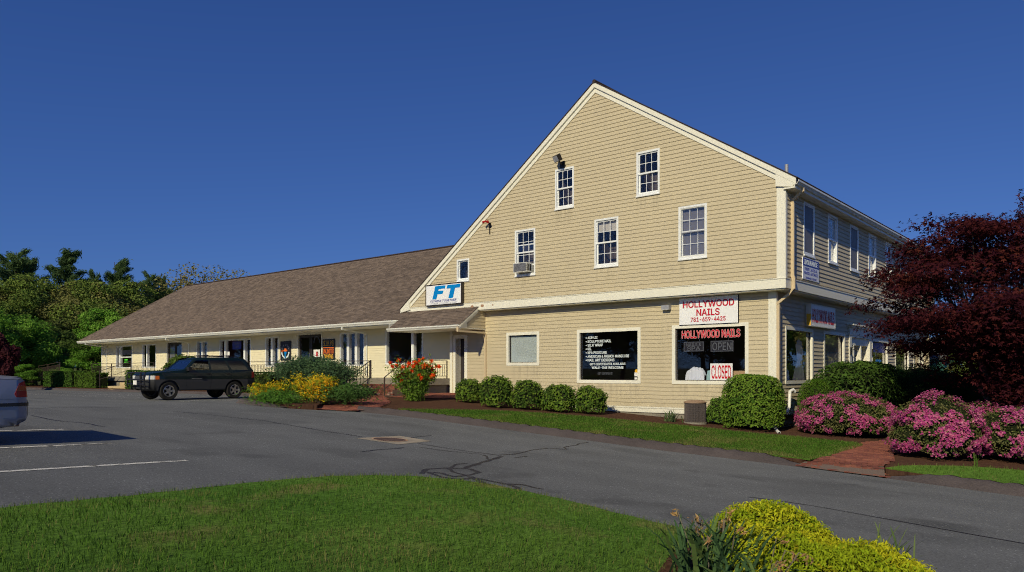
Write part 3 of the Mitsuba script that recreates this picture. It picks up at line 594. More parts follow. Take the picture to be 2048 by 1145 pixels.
put(WB, 'porch_rake', prake(-0.10, -0.015, 0.03, 0.075), 'trim_paint'); put(WB, 'porch_rake', prake(-0.22, -0.105, 0.0, 0.035), 'trim_paint')
put(WB, 'porch_return', MB(FE).poly(sg.Polygon([(PY + 0.02, 3.345), (PY + 0.42, 3.345), (PY + 0.42, 3.60), (PY + 0.02, 3.40)]), 0.0, 0.03), 'trim_paint')
spout(WB, [(PX1 - 0.03, PY - 0.07, 3.36), (PX1 - 0.03, PY - 0.07, 3.22), (PX1 - 0.0, -0.16, 3.20), (PX1, -0.045, 3.12), (PX1, -0.045, 0.9)], 0.04, 'downspout_beige', label='beige downspout at the end of the porch roof')
# ---- porch slab, steps, walls
put(WB, 'porch_slab', MB().box(-49.9, -13.80, -2.40, YC + 0.1, 1.10, 1.36), 'concrete')
put(WB, 'porch_wall', MB().box(-49.8, -13.95, -2.25, YC + 0.1, 0.2, 1.10), 'concrete')
# ---- brick steps down to the path, brick by brick
ST = thing('brick_steps', 'red brick steps with pale joints climbing to the porch by the flame azalea', 'steps')
rng = np.random.default_rng(12)
mo = MB()
sx0, sx1 = -16.2, -13.85
for k, (y0, y1, z0, z1) in enumerate([(-3.52, -3.12, 0.35, 0.72), (-3.12, -2.76, 0.5, 0.93), (-2.76, -2.41, 0.6, 1.14)]):
    mo.box(sx0 + 0.006, sx1 - 0.006, y0 + 0.012, y1 if k == 2 else y1 + 0.1, 0.2, z1 - 0.012)
    x = sx0
    while x < sx1 - 0.05:                                   # tread: a row of bricks on edge, their ends forming the nosing
        put(ST, 'brick', MB().box(x + 0.005, min(x + 0.10, sx1), y0 - rng.uniform(0, 0.006), y0 + 0.20, z1 - 0.068, z1 + rng.uniform(-0.003, 0.003)), f'brick_{rng.integers(0, 3)}')
        x += 0.106
    r = 0
    z = z1 - 0.075
    while z > (0.50 if k == 0 else z1 - 0.20):             # riser courses
        x = sx0 - (0.1 if r % 2 else 0)
        while x < sx1 - 0.03:
            a, b = max(x, sx0), min(x + 0.20, sx1)
            if b - a > 0.04: put(ST, 'brick', MB().box(a + 0.005, b - 0.005, y0 + 0.004 - rng.uniform(0, 0.005), y0 + 0.10, z - 0.058, z), f'brick_{rng.integers(0, 4)}')
            x += 0.21
        z -= 0.068; r += 1
put(ST, 'mortar', mo, 'mortar')
# ---- pale stone steps at the far left
SS = thing('stone_steps', 'pale yellow stone steps between the clipped hedges at the far left', 'steps')
for k, (x0, x1, y0, y1, z0, z1) in enumerate([(-40.1, -38.0, -3.6, -2.9, 0.3, 0.62), (-39.6, -37.3, -3.2, -2.6, 0.5, 0.80), (-38.9, -37.2, -2.8, -2.42, 0.7, 1.02)]):
    c = sg.box(x0, y0, x1, y1).buffer(0.12, 4).buffer(-0.05); put(SS, 'step', MB().poly(c, z0, z1), 'stone_yellow')
# ---- railings
def railing(label, runs, picket=0.13, top=0.80, group=None, low=0.10, slope=None, name='railing'):
    k = thing(name, label, 'railing', group)
    for run in runs:
        pts = [np.array(p, float) for p in run]
        for i, (p, q) in enumerate(zip(pts[:-1], pts[1:])):
            L = np.linalg.norm(q - p); d = (q - p) / L; up = np.array([0, 0, top])
            put(k, 'handrail', MB().bar(p + up, q + up, 0.04, 0.025), 'rail_iron')
            put(k, 'bottom_rail', MB().bar(p + [0, 0, low], q + [0, 0, low], 0.025, 0.02), 'rail_iron')
            if picket:
                put(k, 'mid_rail', MB().bar(p + [0, 0, top - 0.16], q + [0, 0, top - 0.16], 0.02, 0.015), 'rail_iron')
                n = max(2, int(L / picket))
                for j in range(1, n): 
                    a = p + d * L * j / n; put(k, 'baluster', MB().box(a[0] - 0.008, a[0] + 0.008, a[1] - 0.008, a[1] + 0.008, a[2] + low, a[2] + top - 0.16), 'rail_iron')
            for a in ((p, q) if i == 0 else (q,)): put(k, 'post', MB().box(a[0] - 0.02, a[0] + 0.02, a[1] - 0.02, a[1] + 0.02, a[2] - 0.05, a[2] + top), 'rail_iron')
    return k
railing('dark iron porch railing from the brick steps to the tan corner', [[(-13.88, -2.3, 1.36), (-13.88, -0.12, 1.36)]], top=0.74)
railing('dark iron handrail down the right side of the brick steps', [[(-13.95, -2.35, 1.32), (-13.95, -3.45, 0.62)]], picket=0, top=0.80, low=0.35)
railing('dark iron handrail down the left side of the brick steps', [[(-16.1, -2.35, 1.32), (-16.1, -3.45, 0.66)]], picket=0.2, top=0.80)
railing('dark iron porch railing left of the brick steps, behind the juniper', [[(-16.2, -2.32, 1.36), (-19.4, -2.32, 1.36), (-23.0, -2.32, 1.36)]], top=0.74)
railing('dark iron porch railing behind the off-road car', [[(-23.0, -2.32, 1.36), (-25.9, -2.32, 1.36)], [(-25.9, -2.32, 1.36), (-27.4, -2.32, 0.95)]], top=0.78)
railing('long picket railing of the porch at the far left', [[(-41.4, -2.32, 1.36), (-38.6, -2.32, 1.36), (-35.6, -2.32, 1.36)], [(-44.4, -2.32, 1.36), (-41.4, -2.32, 1.36)]], picket=0.16, top=0.82)
railing('sloping iron handrail over the pale stone steps', [[(-38.2, -2.5, 1.36), (-40.2, -3.5, 0.75)]], picket=0, top=0.95, low=0.45)
m_ = railing('dark mesh fence panel at the far left end of the shop row', [[(-49.9, -2.32, 1.2), (-52.2, -2.3, 1.05)], [(-52.2, -2.3, 1.05), (-54.0, -2.3, 0.95)]], picket=0.10, top=1.15, name='mesh_fence')
# ================================================================ ground, lot, kerbs, lawns
def sheet(poly, zfun, step, off=0.0, skirt=0.0):
    """a height sheet over a polygon, triangulated on a grid of that step; skirt closes its rim downwards"""
    x0, y0, x1, y1 = poly.bounds; V, F, idx = [], [], {}
    nx, ny = int(math.ceil((x1 - x0) / step)), int(math.ceil((y1 - y0) / step))
    from shapely import prepared
    pr = prepared.prep(poly)
    def vid(x, y):
        k = (round(x, 4), round(y, 4))
        if k not in idx: idx[k] = len(V); V.append(k)
        return idx[k]
    for i in range(nx):
        for j in range(ny):
            c = sg.box(x0 + i * step, y0 + j * step, x0 + (i + 1) * step, y0 + (j + 1) * step)
            if pr.contains(c):
                a, b, cc, d = [vid(x0 + (i + p) * step, y0 + (j + q) * step) for p, q in ((0, 0), (1, 0), (1, 1), (0, 1))]
                F += [[a, b, cc], [a, cc, d]]
            elif pr.intersects(c):
                g = poly.intersection(c)
                for q in getattr(g, 'geoms', [g]):
                    if q.geom_type == 'Polygon' and q.area > 1e-6:
                        v, f = trimesh.creation.triangulate_polygon(q, engine='earcut')
                        ids = [vid(*p) for p in v]
                        for t in f:
                            t = [ids[k] for k in t]
                            (x_, y_), (xa, ya), (xb, yb) = V[t[0]], V[t[1]], V[t[2]]
                            F.append(t if (xa - x_) * (yb - y_) - (ya - y_) * (xb - x_) > 0 else t[::-1])
    V = np.array(V); Z = zfun(V[:, 0], V[:, 1]) + off
    m = MB().add(np.column_stack([V, Z]), np.array(F))
    if skirt:
        for ring in [r for g_ in getattr(poly, 'geoms', [poly]) if g_.geom_type == 'Polygon' for r in [g_.exterior] + list(g_.interiors)]:
            c = np.array(ring.segmentize(step).coords); z = zfun(c[:, 0], c[:, 1]) + off
            n = len(c); v = np.vstack([np.column_stack([c, z]), np.column_stack([c, z - skirt])])
            m.add(v, [[i, i + 1, n + i + 1, n + i] for i in range(n - 1)])
    return m
# kerb line of the planting side, from right to left
KERB = [(40, -7.6), (12, -7.5), (7.06, -7.42), (4.7, -7.05), (2.8, -6.9), (0.5, -6.86), (-1.23, -6.86), (-5.8, -6.95), (-9.0, -7.15), (-10.6, -7.7), (-11.4, -8.7), (-12.6, -9.35), (-14.2, -9.35), (-15.6, -8.6), (-16.3, -7.2), (-16.6, -5.6), (-17.6, -4.4), (-20, -3.9), (-27, -3.6), (-34, -3.5), (-40, -3.9), (-47, -4.2), (-56, -4.6)]
from scipy.interpolate import splprep, splev
def smooth_line(pts, n, s=0.0):
    tck, _ = splprep(np.array(pts, float).T, s=s, k=3); return np.array(splev(np.linspace(0, 1, n), tck)).T
KL = smooth_line(KERB, 240)
far = 420.0
ISL = [(30, -15.9), (14, -15.75), (8, -15.6), (4.9, -15.36), (2.7, -14.95), (1.3, -14.95), (0.35, -15.6), (0.05, -16.8), (0.15, -18.5), (0.3, -20.3), (0.5, -24.0), (0.5, -34)]
IL = smooth_line(ISL, 160)
island = sg.Polygon(list(map(tuple, IL)) + [(30, -34)]).buffer(0)
lot = sg.Polygon([tuple(p) for p in KL] + [(-56, -60), (40, -60)]).buffer(0)
g = np.unique(np.concatenate([np.linspace(-400, -70, 18), np.linspace(-70, 45, 60), np.linspace(45, 400, 18)]))
X, Y = np.meshgrid(g, g, indexing='ij'); Z = road_z(np.clip(X, -60, 40), np.clip(Y, -60, 60)) - 0.12
Z = Z + 3.0 * ss(60, 300, np.hypot(X, Y)) 
n = len(g); i, j = np.meshgrid(np.arange(n - 1), np.arange(n - 1), indexing='ij'); q = np.stack([i * n + j, (i + 1) * n + j, (i + 1) * n + j + 1, i * n + j + 1], -1).reshape(-1, 4)
whole('ground', MB().add(np.stack([X, Y, Z], -1).reshape(-1, 3), q), 'far_ground', 'rough grassy ground reaching to the woods', kind='structure', smooth=True)
whole('parking_lot', sheet(lot, road_z, 1.0), 'asphalt', 'worn grey asphalt of the parking lot and driveway', kind='structure', smooth=True)
# planting bed (mulch) between kerb and buildings, lawns on it
bed = sg.Polygon([tuple(p) for p in KL] + [(-56, 11), (-49.9, 11), (-49.9, 0.3), (-13.7, 0.3), (-13.7, 0.05), (-0.05, 0.05), (-0.05, B_LEN), (40, 30)]).buffer(0)
bed_in = bed.difference(sg.LineString(KL).buffer(0.27))
path_r = sg.LineString(smooth_line([(4.0, -6.97), (4.0, -6.0), (3.85, -4.9), (3.6, -3.6), (3.6, -2.0), (4.2, -0.4), (5.4, 0.4), (8.4, 1.4)], 60)).buffer(0.55, cap_style=2).union(sg.Polygon([(3.05, -6.88), (4.8, -7.02), (4.4, -5.6), (3.4, -5.6)]))
path_l = sg.Polygon([(-10.7, -8.0), (-11.4, -8.35), (-12.3, -7.5), (-13.6, -5.6), (-15.9, -4.7), (-16.2, -3.52), (-13.8, -3.52), (-12.6, -4.4), (-11.4, -5.5), (-10.5, -6.6), (-10.0, -7.15)]).buffer(0)
path_d = sg.Polygon([(-13.75, -3.3), (-13.0, -3.1), (-12.0, -2.6), (-11.2, -0.9), (-12.7, -0.05), (-13.75, -0.05)])
lawn_strip = sg.Polygon(list(map(tuple, smooth_line([(-9.4, -6.75), (-8.9, -5.9), (-8.2, -4.7), (-6.6, -3.45), (-5.0, -2.9), (-3.4, -2.6), (-1.1, -2.35), (0.9, -2.3), (2.1, -2.2), (3.0, -2.4), (3.25, -3.6), (3.3, -5.2), (3.25, -6.62)], 60))) + [(2.8, -6.62), (0.5, -6.59), (-1.2, -6.59), (-5.8, -6.68), (-9.0, -6.87)]).buffer(0)
lawn_right = sg.Polygon(list(map(tuple, smooth_line([(4.7, -6.6), (5.0, -5.7), (5.7, -5.0), (7.0, -4.6), (9, -4.2), (13, -2.0), (22, 0.0), (36, 2.0)], 60))) + [(36, -7.28), (12, -7.22), (7.06, -7.13), (5.6, -6.93)]).buffer(0)
whole('planting_bed', sheet(bed_in.difference(path_r.buffer(0.02)).difference(path_l.buffer(0.02)).difference(lawn_strip.buffer(-0.1)).buffer(0), bed_z, 0.6, skirt=0.25), 'mulch', 'dark brown mulch beds along the buildings', kind='structure', smooth=False)
whole('lawn_strip', sheet(lawn_strip, lambda x, y: bed_z(x, y) + 0.022, 0.5, skirt=0.03), 'turf', 'mown grass strip between kerb and shrub bed', kind='structure', smooth=False)
whole('lawn_right', sheet(lawn_right, lambda x, y: bed_z(x, y) + 0.022, 0.5, skirt=0.03), 'turf', 'small mown grass strip at the right edge', kind='structure', smooth=False)
def island_z(x, y):
    p = np.column_stack([np.ravel(x), np.ravel(y)]); d = np.full(len(p), 9.0)
    for k in range(0, len(IL), 2): d = np.minimum(d, np.hypot(p[:, 0] - IL[k, 0], p[:, 1] - IL[k, 1]))
    r = road_z(p[:, 0], p[:, 1]) + 0.02 + 0.10 * ss(0, 1.6, d) + 0.03 * (meshkit.fbm(np.column_stack([p * 0.7, p[:, :1] * 0]), 3) - 0.5)
    return r.reshape(np.shape(x))
whole('lawn_island', sheet(island, island_z, 0.5, skirt=0.12), 'turf', 'mown foreground lawn curving into the driveway', kind='structure', smooth=True)
FB_BED = sg.Polygon([(6.6, -19.6), (5.84, -17.6), (5.58, -16.9), (5.55, -16.2), (6.2, -15.75), (8.0, -15.75), (13, -15.9), (13, -20)]).intersection(island)
whole('foreground_bed', sheet(FB_BED, lambda x, y: island_z(x, y) + 0.018, 0.4), 'mulch', 'mulch bed under the golden shrub in the foreground', kind='structure')
# asphalt kerb berm
def berm(line, zf, w=0.28, h=0.165, taper=None, side=1):
    t = np.gradient(line, axis=0); t /= np.linalg.norm(t, axis=1, keepdims=True); nn = np.stack([-t[:, 1], t[:, 0]], 1) * side
    prof = [(-0.03, -0.02), (0.04, 0.07), (0.10, h * 0.88), (0.16, h * 1.03), (w, h * 0.98), (w + 0.05, 0.0)]
    rng = np.random.default_rng(2); V = []
    for k, (p, q) in enumerate(zip(line, nn)):
        s = 1.0 if taper is None else taper[k]; wob = 1 + 0.10 * math.sin(k * 1.7) * math.sin(k * 0.31)
        for u, z in prof: V.append((p[0] + q[0] * u * wob, p[1] + q[1] * u * wob, float(zf(p[0], p[1])) + (z * s * wob if z > 0 else z) + 0.004))
    m_ = len(prof); F = [[a * m_ + b, (a + 1) * m_ + b, (a + 1) * m_ + b + 1, a * m_ + b + 1] for a in range(len(line) - 1) for b in range(m_ - 1)]
    return MB().add(V, F)
fine = smooth_line(KERB, 900)
sel = fine[(fine[:, 0] < 3.25) & (fine[:, 0] > -10.45)]
tp = np.clip((3.25 - sel[:, 0]) / 0.9, 0, 1) 
whole('kerb', berm(sel, road_z, taper=tp, side=-1), 'berm', 'low rolled asphalt kerb along the lawn strip', kind='structure', smooth=True)
sel = fine[(fine[:, 0] > 4.75)]; tp = np.clip((sel[:, 0] - 4.75) / 0.9, 0, 1)
whole('kerb', berm(sel, road_z, taper=tp, side=-1), 'berm', 'low rolled asphalt kerb right of the brick path', kind='structure', smooth=True)
sel = fine[(fine[:, 0] < -12.0)]; tp = np.clip((-12.0 - sel[:, 0]) / 0.9, 0, 1)
whole('kerb', berm(sel, road_z, 0.28, 0.12, taper=tp, side=-1), 'berm', 'low rolled asphalt kerb along the shop row', kind='structure', smooth=True)
# brick paths: bricks in sight as pieces
def brick_path(name, label, poly, zf, lim, ang=0.0, order=None):
    k = whole(name, sheet(poly, zf, 0.5, 0.004), 'mortar', label, kind='structure')
    rng = np.random.default_rng(4); out = []
    x0, y0, x1, y1 = poly.bounds; c, s = math.cos(ang), math.sin(ang); cx, cy = (x0 + x1) / 2, (y0 + y1) / 2; R = max(x1 - x0, y1 - y0)
    for i in range(int(-R / 0.208), int(R / 0.208) + 1):
        for j in range(int(-R / 0.105), int(R / 0.105) + 1):
            u, v = (i + 0.5 * (j % 2)) * 0.208, j * 0.105; x, y = cx + c * u - s * v, cy + s * u + c * v
            if poly.contains(sg.Point(x, y)): out.append((x, y))
    out.sort(key=lambda p: (p[0] - CAM[0]) ** 2 + (p[1] - CAM[1]) ** 2)
    rest = [MB() for _ in range(4)]
    for q, (x, y) in enumerate(out):
        z = float(zf(x, y)); t = rng.uniform(0.006, 0.012); b = 0.5 * 0.198, 0.5 * 0.097
        pts = [(x + c * a * b[0] - s * d * b[1], y + s * a * b[0] + c * d * b[1]) for a, d in ((-1, -1), (1, -1), (1, 1), (-1, 1))]
        v = [(p[0], p[1], z + 0.004) for p in pts] + [(p[0], p[1], float(zf(p[0], p[1])) + 0.004 + t) for p in pts]
        f = [[4, 5, 6, 7], [0, 1, 5, 4], [1, 2, 6, 5], [2, 3, 7, 6], [3, 0, 4, 7]]; h = rng.choice([0, 0, 0, 1, 2, 2])
        if q < lim: put(k, 'brick', MB().add(v, f), f'brick_{h}')
        else: rest[h].add(v, f)
    for h in range(4):
        if rest[h].n: put(k, 'further_bricks', rest[h], f'brick_{h}', kind='stuff')
brick_path('brick_path', 'red brick path from the driveway to the side entrance, past the azaleas', path_r.difference(sg.box(5.8, -9, 20, 9)), lambda x, y: bed_z(x, y) * ss(-6.95, -6.2, y) + (road_z(x, y) + 0.0) * (1 - ss(-6.95, -6.2, y)) + 0.012, 290, 0.25)
brick_path('brick_path', 'red brick path in front of the brick steps and the narrow door', unary_union([path_l, path_d]), lambda x, y: bed_z(x, y) * ss(-8.2, -6.5, y) + (road_z(x, y) + 0.0) * (1 - ss(-8.2, -6.5, y)) + 0.012, 180, 0.5)
# painted lines, tar seams, manhole
def ribbon(pts, w, zf, off, jit=0.0, seed=0):
    p = np.array(sg.LineString(pts).segmentize(0.12).coords); t = np.gradient(p, axis=0); t /= np.linalg.norm(t, axis=1, keepdims=True) + 1e-9; q = np.stack([-t[:, 1], t[:, 0]], 1)
    rng = np.random.default_rng(seed); n = len(p)
    if jit: p = p + q * (meshkit.noise(np.column_stack([p * 2.3, p[:, :1] * 0])) - 0.5)[:, None] * jit
    ww = w * (0.55 + 0.9 * meshkit.noise(np.column_stack([p * 4.1, p[:, :1] * 0 + seed]))) if jit else np.full(n, w)
    a, b = p + q * ww[:, None] / 2, p - q * ww[:, None] / 2
    v = np.vstack([np.column_stack([a, zf(a[:, 0], a[:, 1]) + off]), np.column_stack([b, zf(b[:, 0], b[:, 1]) + off])])
    return v, [[n + i, n + i + 1, i + 1, i] for i in range(n - 1)]
m = MB()
for pts in [[(-1.90, -21.5), (-2.02, -19.5), (-2.17, -17.25)], [(-4.23, -21.5), (-4.25, -19.0), (-4.40, -17.4)], [(-6.45, -21.5), (-6.55, -19.0), (-6.75, -17.3)]]: m.add(*ribbon(pts, 0.095, road_z, 0.004))
for x in (-18.6, -21.6, -24.6, -27.6, -30.6, -33.6, -36.6): m.add(*ribbon([(x, -9.2), (x + 0.05, -4.9)], 0.10, road_z, 0.004))
for x in (-12.0, -15.0, -18.0): m.add(*ribbon([(x, -17.2), (x - 0.1, -21.5)], 0.095, road_z, 0.004))
whole('parking_lines', m, 'line_paint', 'faded white parking bay lines', kind='structure')
m = MB()
CR = [
    [(-6.42, -12.4), (-5.56, -12.45), (-4.39, -12.37), (-4.27, -12.33)], [(-3.89, -11.3), (-4.12, -10.43)],
    [(-2.91, -11.96), (-2.02, -11.95), (-1.46, -11.9), (-0.88, -11.77), (-0.86, -11.33), (-1.23, -10.32), (-1.3, -9.58)], [(-1.3, -9.58), (-1.05, -9.3), (-1.35, -9.01), (-1.58, -8.3), (-1.88, -7.23)],
    [(-2.22, -14.02), (-2.33, -13.41), (-2.42, -12.77)], [(-2.37, -12.41), (-1.95, -12.35), (-1.09, -12.01)],
    [(0.3, -14.85), (0.02, -14.46), (-0.0, -14.03), (0.19, -13.83), (-0.17, -13.11), (-0.49, -12.44), (-0.7, -11.81)],
    [(0.23, -14.67), (0.71, -14.85), (0.99, -14.77), (0.98, -14.4), (1.24, -14.46), (1.66, -14.53), (1.83, -14.35), (2.25, -14.36)],
    [(-0.0, -14.03), (0.34, -14.22), (0.72, -14.33), (0.6, -13.91), (0.24, -13.72)], [(0.28, -14.6), (0.41, -14.52), (0.76, -14.65), (0.71, -14.37)], [(0.89, -14.37), (1.42, -14.77)],
    [(1.72, -14.54), (1.97, -14.63), (2.17, -14.85)], [(-0.43, -11.74), (-0.56, -11.27)], [(0.04, -14.03), (-0.24, -13.55), (-0.28, -13.23)], [(-1.03, -12.06), (-0.49, -12.44)]]
for i, pts in enumerate(CR): m.add(*ribbon(pts, 0.085 if 6 <= i <= 11 else 0.05, road_z, 0.004, 0.10, i))
for i, pts in enumerate([[(4.26, -12.22), (4.83, -12.12), (5.49, -12.19), (6.25, -12.35), (6.92, -12.49), (7.62, -12.68), (9.5, -13.1)]]): m.add(*ribbon(pts, 0.035, road_z, 0.004, 0.02, 40 + i))
for i, pts in enumerate([[(-13.14, -15.82), (-13.35, -15.1), (-13.21, -13.53)], [(-11.39, -12.97), (-10.67, -12.85), (-9.59, -12.65), (-7.99, -12.33), (-6.42, -12.4)], [(-10.41, -16.69), (-8.6, -16.68), (-8.18, -16.52), (-7.17, -16.38)]]): m.add(*ribbon(pts, 0.045, road_z, 0.004, 0.12, 60 + i))
whole('tar_seams', m, 'crack_tar', 'black tar seams and cracks in the asphalt', kind='structure')
mh = thing('manhole', 'rusty round manhole cover in a pale concrete collar in the driveway', 'manhole')
put(mh, 'collar', sheet(sg.Polygon([(-4.02, -12.66), (-4.20, -11.32), (-3.16, -11.33), (-2.86, -12.52)]), road_z, 0.4, 0.006), 'collar')
put(mh, 'cover', sheet(sg.Point(-3.62, -12.10).buffer(0.34, 16), road_z, 0.4, 0.011), 'iron_cover')
put(mh, 'rim', sheet(sg.Point(-3.62, -12.10).buffer(0.38, 16).difference(sg.Point(-3.62, -12.10).buffer(0.345, 16)), road_z, 0.4, 0.013), 'rust')
# ================================================================ signs and fittings on the buildings
def sign_box(key, fr, u0, u1, v0, v1, w, face, edge, border=0.03, depth=0.10):
    put(key, 'panel', MB(fr).box(u0 + border, u1 - border, v0 + border, v1 - border, w, w + depth - 0.006), face)
    put(key, 'frame', MB(fr).ring(u0, u1, v0, v1, border, border, border, w, w + depth), edge)
# blue lettered gym sign in the low corner of the gable
s = thing('wall_sign', 'white framed sign with big slanted blue letters in the low corner of the gable', 'sign')
u0, u1, v0, v1 = -14.66, -12.55, 4.38, 5.27
sign_box(s, FAU, u0, u1, v0, v1, 0.03, 'sign_white', 'dark_frame', 0.045, 0.14)
def slant(poly, k=0.32): return sa.affine_transform(poly, [1, k, 0, 1, 0, 0])
F_ = sg.Polygon([(0, 0), (0.24, 0), (0.24, 0.20), (0.54, 0.20), (0.54, 0.335), (0.24, 0.335), (0.24, 0.41), (0.60, 0.41), (0.60, 0.54), (0, 0.54)])
T_ = sg.Polygon([(0.23, 0), (0.48, 0), (0.48, 0.395), (0.74, 0.395), (0.74, 0.54), (0.0, 0.54), (0.0, 0.395), (0.23, 0.395)])
m = MB(FAU); o = 0.168
m.poly(sa.translate(slant(F_), u0 + 0.42, v0 + 0.27), o, o + 0.004).poly(sa.translate(slant(T_), u0 + 1.13, v0 + 0.27), o, o + 0.004)
put(s, 'lettering', m, 'sign_blue', label='big slanted blue initials')
m = MB(FAU); m.m(text('FITNESS TOGETHER', 0.085, 0.003, True, 1.52, 0.25, (u0 + u1) / 2, v0 + 0.145, o)); put(s, 'small_lettering', m, 'sign_navy')
m = MB(FAU); m.m(text('1 Client  1 Trainer  1 Goal', 0.05, 0.003, False, 1.50, 0.2, (u0 + u1) / 2, v0 + 0.068, o)); put(s, 'tagline', m, 'sign_grey')
# nail salon sign over the right shop window
s = thing('wall_sign', 'white salon sign with red letters and phone number above the closed shop window', 'sign')
u0, u1, v0, v1 = -3.19, -1.17, 3.17, 4.035
put(s, 'panel', MB(FA).box(u0, u1, v0, v1, 0.022, 0.055), 'sign_white'); put(s, 'edge', MB(FA).box(u1, u1 + 0.02, v0 - 0.02, v1, 0.02, 0.06).box(u0, u1, v0 - 0.02, v0, 0.02, 0.06), 'sign_black')
def outlined(key, fr, s_, h, width, c, v, w, front, back, d=0.008):
    m = MB(fr); m.m(text(s_, h, 0.003, True, width, 0, c, v, w + 0.002)); put(key, 'lettering', m, front)
    m = MB(fr); m.m(text(s_, h, 0.0014, True, width, 0, c + d, v - d, w)); put(key, 'lettering_shadow', m, back)
outlined(s, FA, 'HOLLYWOOD', 0.205, 1.76, (u0 + u1) / 2, v0 + 0.55, 0.056, 'sign_red', 'sign_grey')
outlined(s, FA, 'NAILS', 0.205, 0.80, (u0 + u1) / 2, v0 + 0.275, 0.056, 'sign_red', 'sign_grey')
outlined(s, FA, '781-659-4425', 0.135, 1.20, (u0 + u1) / 2, v0 + 0.085, 0.056, 'sign_red', 'sign_grey', 0.005)
# signs on the shaded side
s = thing('wall_sign', 'white and blue insurance sign below the first upstairs side window', 'sign')
u0, u1, v0, v1 = 0.90, 2.38, 4.50, 5.17
put(s, 'panel', MB(FBU).box(u0, u1, v0, v1, 0.022, 0.05), 'sign_white')
put(s, 'header', MB(FBU).box(u0 + 0.02, u1 - 0.02, v1 - 0.26, v1 - 0.015, 0.0502, 0.053), 'sign_navy')
m = MB(FBU); m.m(text('INSURANCE', 0.15, 0.003, True, 1.2, 0, (u0 + u1) / 2, v1 - 0.21, 0.0532)); put(s, 'lettering', m, 'letter_white')
for k, (t, w_) in enumerate([('ROBERT E. AUSTIN JR.', 1.15), ('FRANCIS A. ANTONUCCI', 1.25), ('INSURANCE AGENCIES', 1.0)]): put(s, 'small_lettering', MB(FBU).m(text(t, 0.085 if k < 2 else 0.06, 0.003, True, w_, 0, (u0 + u1) / 2, v1 - 0.385 - 0.125 * k - 0.01 * (k > 1), 0.0502)), 'sign_navy')
s = thing('wall_sign', 'boxed red lettered salon sign on the shaded side wall, half in shadow', 'sign')
u0, u1, v0, v1 = 2.54, 5.05, 3.13, 3.86
sign_box(s, FB, u0, u1, v0, v1, 0.022, 'sign_white', 'aluminium_white', 0.04, 0.17)
put(s, 'end_cap', MB(FB).box(u0 - 0.02, u0 - 0.002, v0 + 0.02, v0 + 0.40, 0.05, 0.19), 'sign_yellow')
outlined(s, FB, 'HOLLYWOOD NAILS', 0.42, 2.25, (u0 + u1) / 2, v0 + 0.15, 0.187, 'sign_red', 'sign_grey', 0.016)
# closed sign and neon signs hang inside the shop window
FI = frame_a(0.105)
s = thing('closed_sign', 'white card reading CLOSED in tall red letters inside the shop window', 'sign')
u0, u1, v0, v1 = -2.18, -1.42, 1.36, 1.90
put(s, None, MB(FI).box(u0, u1, v0, v1, -0.01, 0.0), 'sign_white')
m = MB(FI); m.m(text('CLOSED', 0.40, 0.003, True, 0.66, 0, (u0 + u1) / 2, v0 + 0.065, 0.001)); put(s, 'lettering', m, 'sign_red')
for (lab, lines_, c, wd, z0, z1) in (('unlit neon nails and spa sign hanging left in the shop window', [('NAILS &', 0.10, 0.52), ('SPA', 0.13, 0.46)], -2.76, 0.72, 2.29, 2.62), ('unlit neon OPEN sign hanging right in the shop window', [('OPEN', 0.24, 0.64)], -1.78, 0.78, 2.27, 2.63)):
    s = thing('neon_sign', lab, 'neon sign'); u0, u1 = c - wd / 2, c + wd / 2
    put(s, 'backing', MB(FI).box(u0, u1, z0, z1, -0.05, -0.02), 'sign_black')
    m = MB(FI); r = 0.010
    m.ring(u0 + 0.015, u1 - 0.015, z0 + 0.015, z1 - 0.015, 0.014, 0.014, 0.014, -0.018, 0.0); put(s, 'tube_frame', m, 'neon_off')
    m = MB(FI)
    for k, (t, h, w_) in enumerate(lines_): m.m(text(t, h, 0.008, False, w_, 0, c, z0 + (0.055 if len(lines_) == 1 else (0.18, 0.04)[k]), -0.012))
    put(s, 'neon_letters', m, 'neon_off')
    m = MB()
    for a in (-0.5, 0.5): m.tube([(c + a * wd * 0.6, 0.115, z1), (c + a * wd * 0.25, 0.115, 3.03)], 0.005, 4)
    put(s, 'chain', m, 'steel')
# things inside the salon seen through the window
def chair(lab, x, y, cloth, cloth_mat, w=0.58):
    k = thing('salon_chair', lab, 'chair'); fz = 0.43
    put(k, 'seat', MB().poly(sg.Point(x, y).buffer(w * 0.5, 8), fz + 0.42, fz + 0.54), 'chair_leather')
    put(k, 'pedestal', MB().tube([(x, y, fz), (x, y, fz + 0.42)], 0.04, 8), 'steel')
    t = np.linspace(0, math.pi, 13); prof = sg.Polygon([(x - w / 2, fz + 0.55)] + [(x - w / 2 * math.cos(a), fz + 0.98 + 0.34 * math.sin(a)) for a in t] + [(x + w / 2, fz + 0.55)])
    put(k, 'backrest', MB(frame_a(y)).poly(prof, 0.05, 0.14), 'chair_leather')
    c = thing('towel', cloth, 'towel'); n = 16
    rng = np.random.default_rng(int(x * -100)); V = []
    us = np.linspace(-w / 2 - 0.05, w / 2 + 0.05, n)
    rows = [(fz + 1.36, 0.02), (fz + 1.34, 0.17), (fz + 1.2, 0.20), (fz + 1.0, 0.22), (fz + 0.80, 0.23), (fz + 0.66, 0.24)]
    for z, wo in rows:
        for i, u in enumerate(us):
            sag = 0.34 * (1 - math.sqrt(max(0, 1 - (u / (w / 2 + 0.06)) ** 2)))
            V.append((x + u * (1 + 0.10 * (fz + 1.36 - z)), y - wo - 0.02 * math.sin(i * 2.3), z - sag * (1 if z > fz + 0.9 else 0.45) + 0.02 * rng.normal()))
    F = [[a * n + b, a * n + b + 1, (a + 1) * n + b + 1, (a + 1) * n + b] for a in range(len(rows) - 1) for b in range(n - 1)]
    put(c, None, MB().add(V, F), cloth_mat, smooth=True)
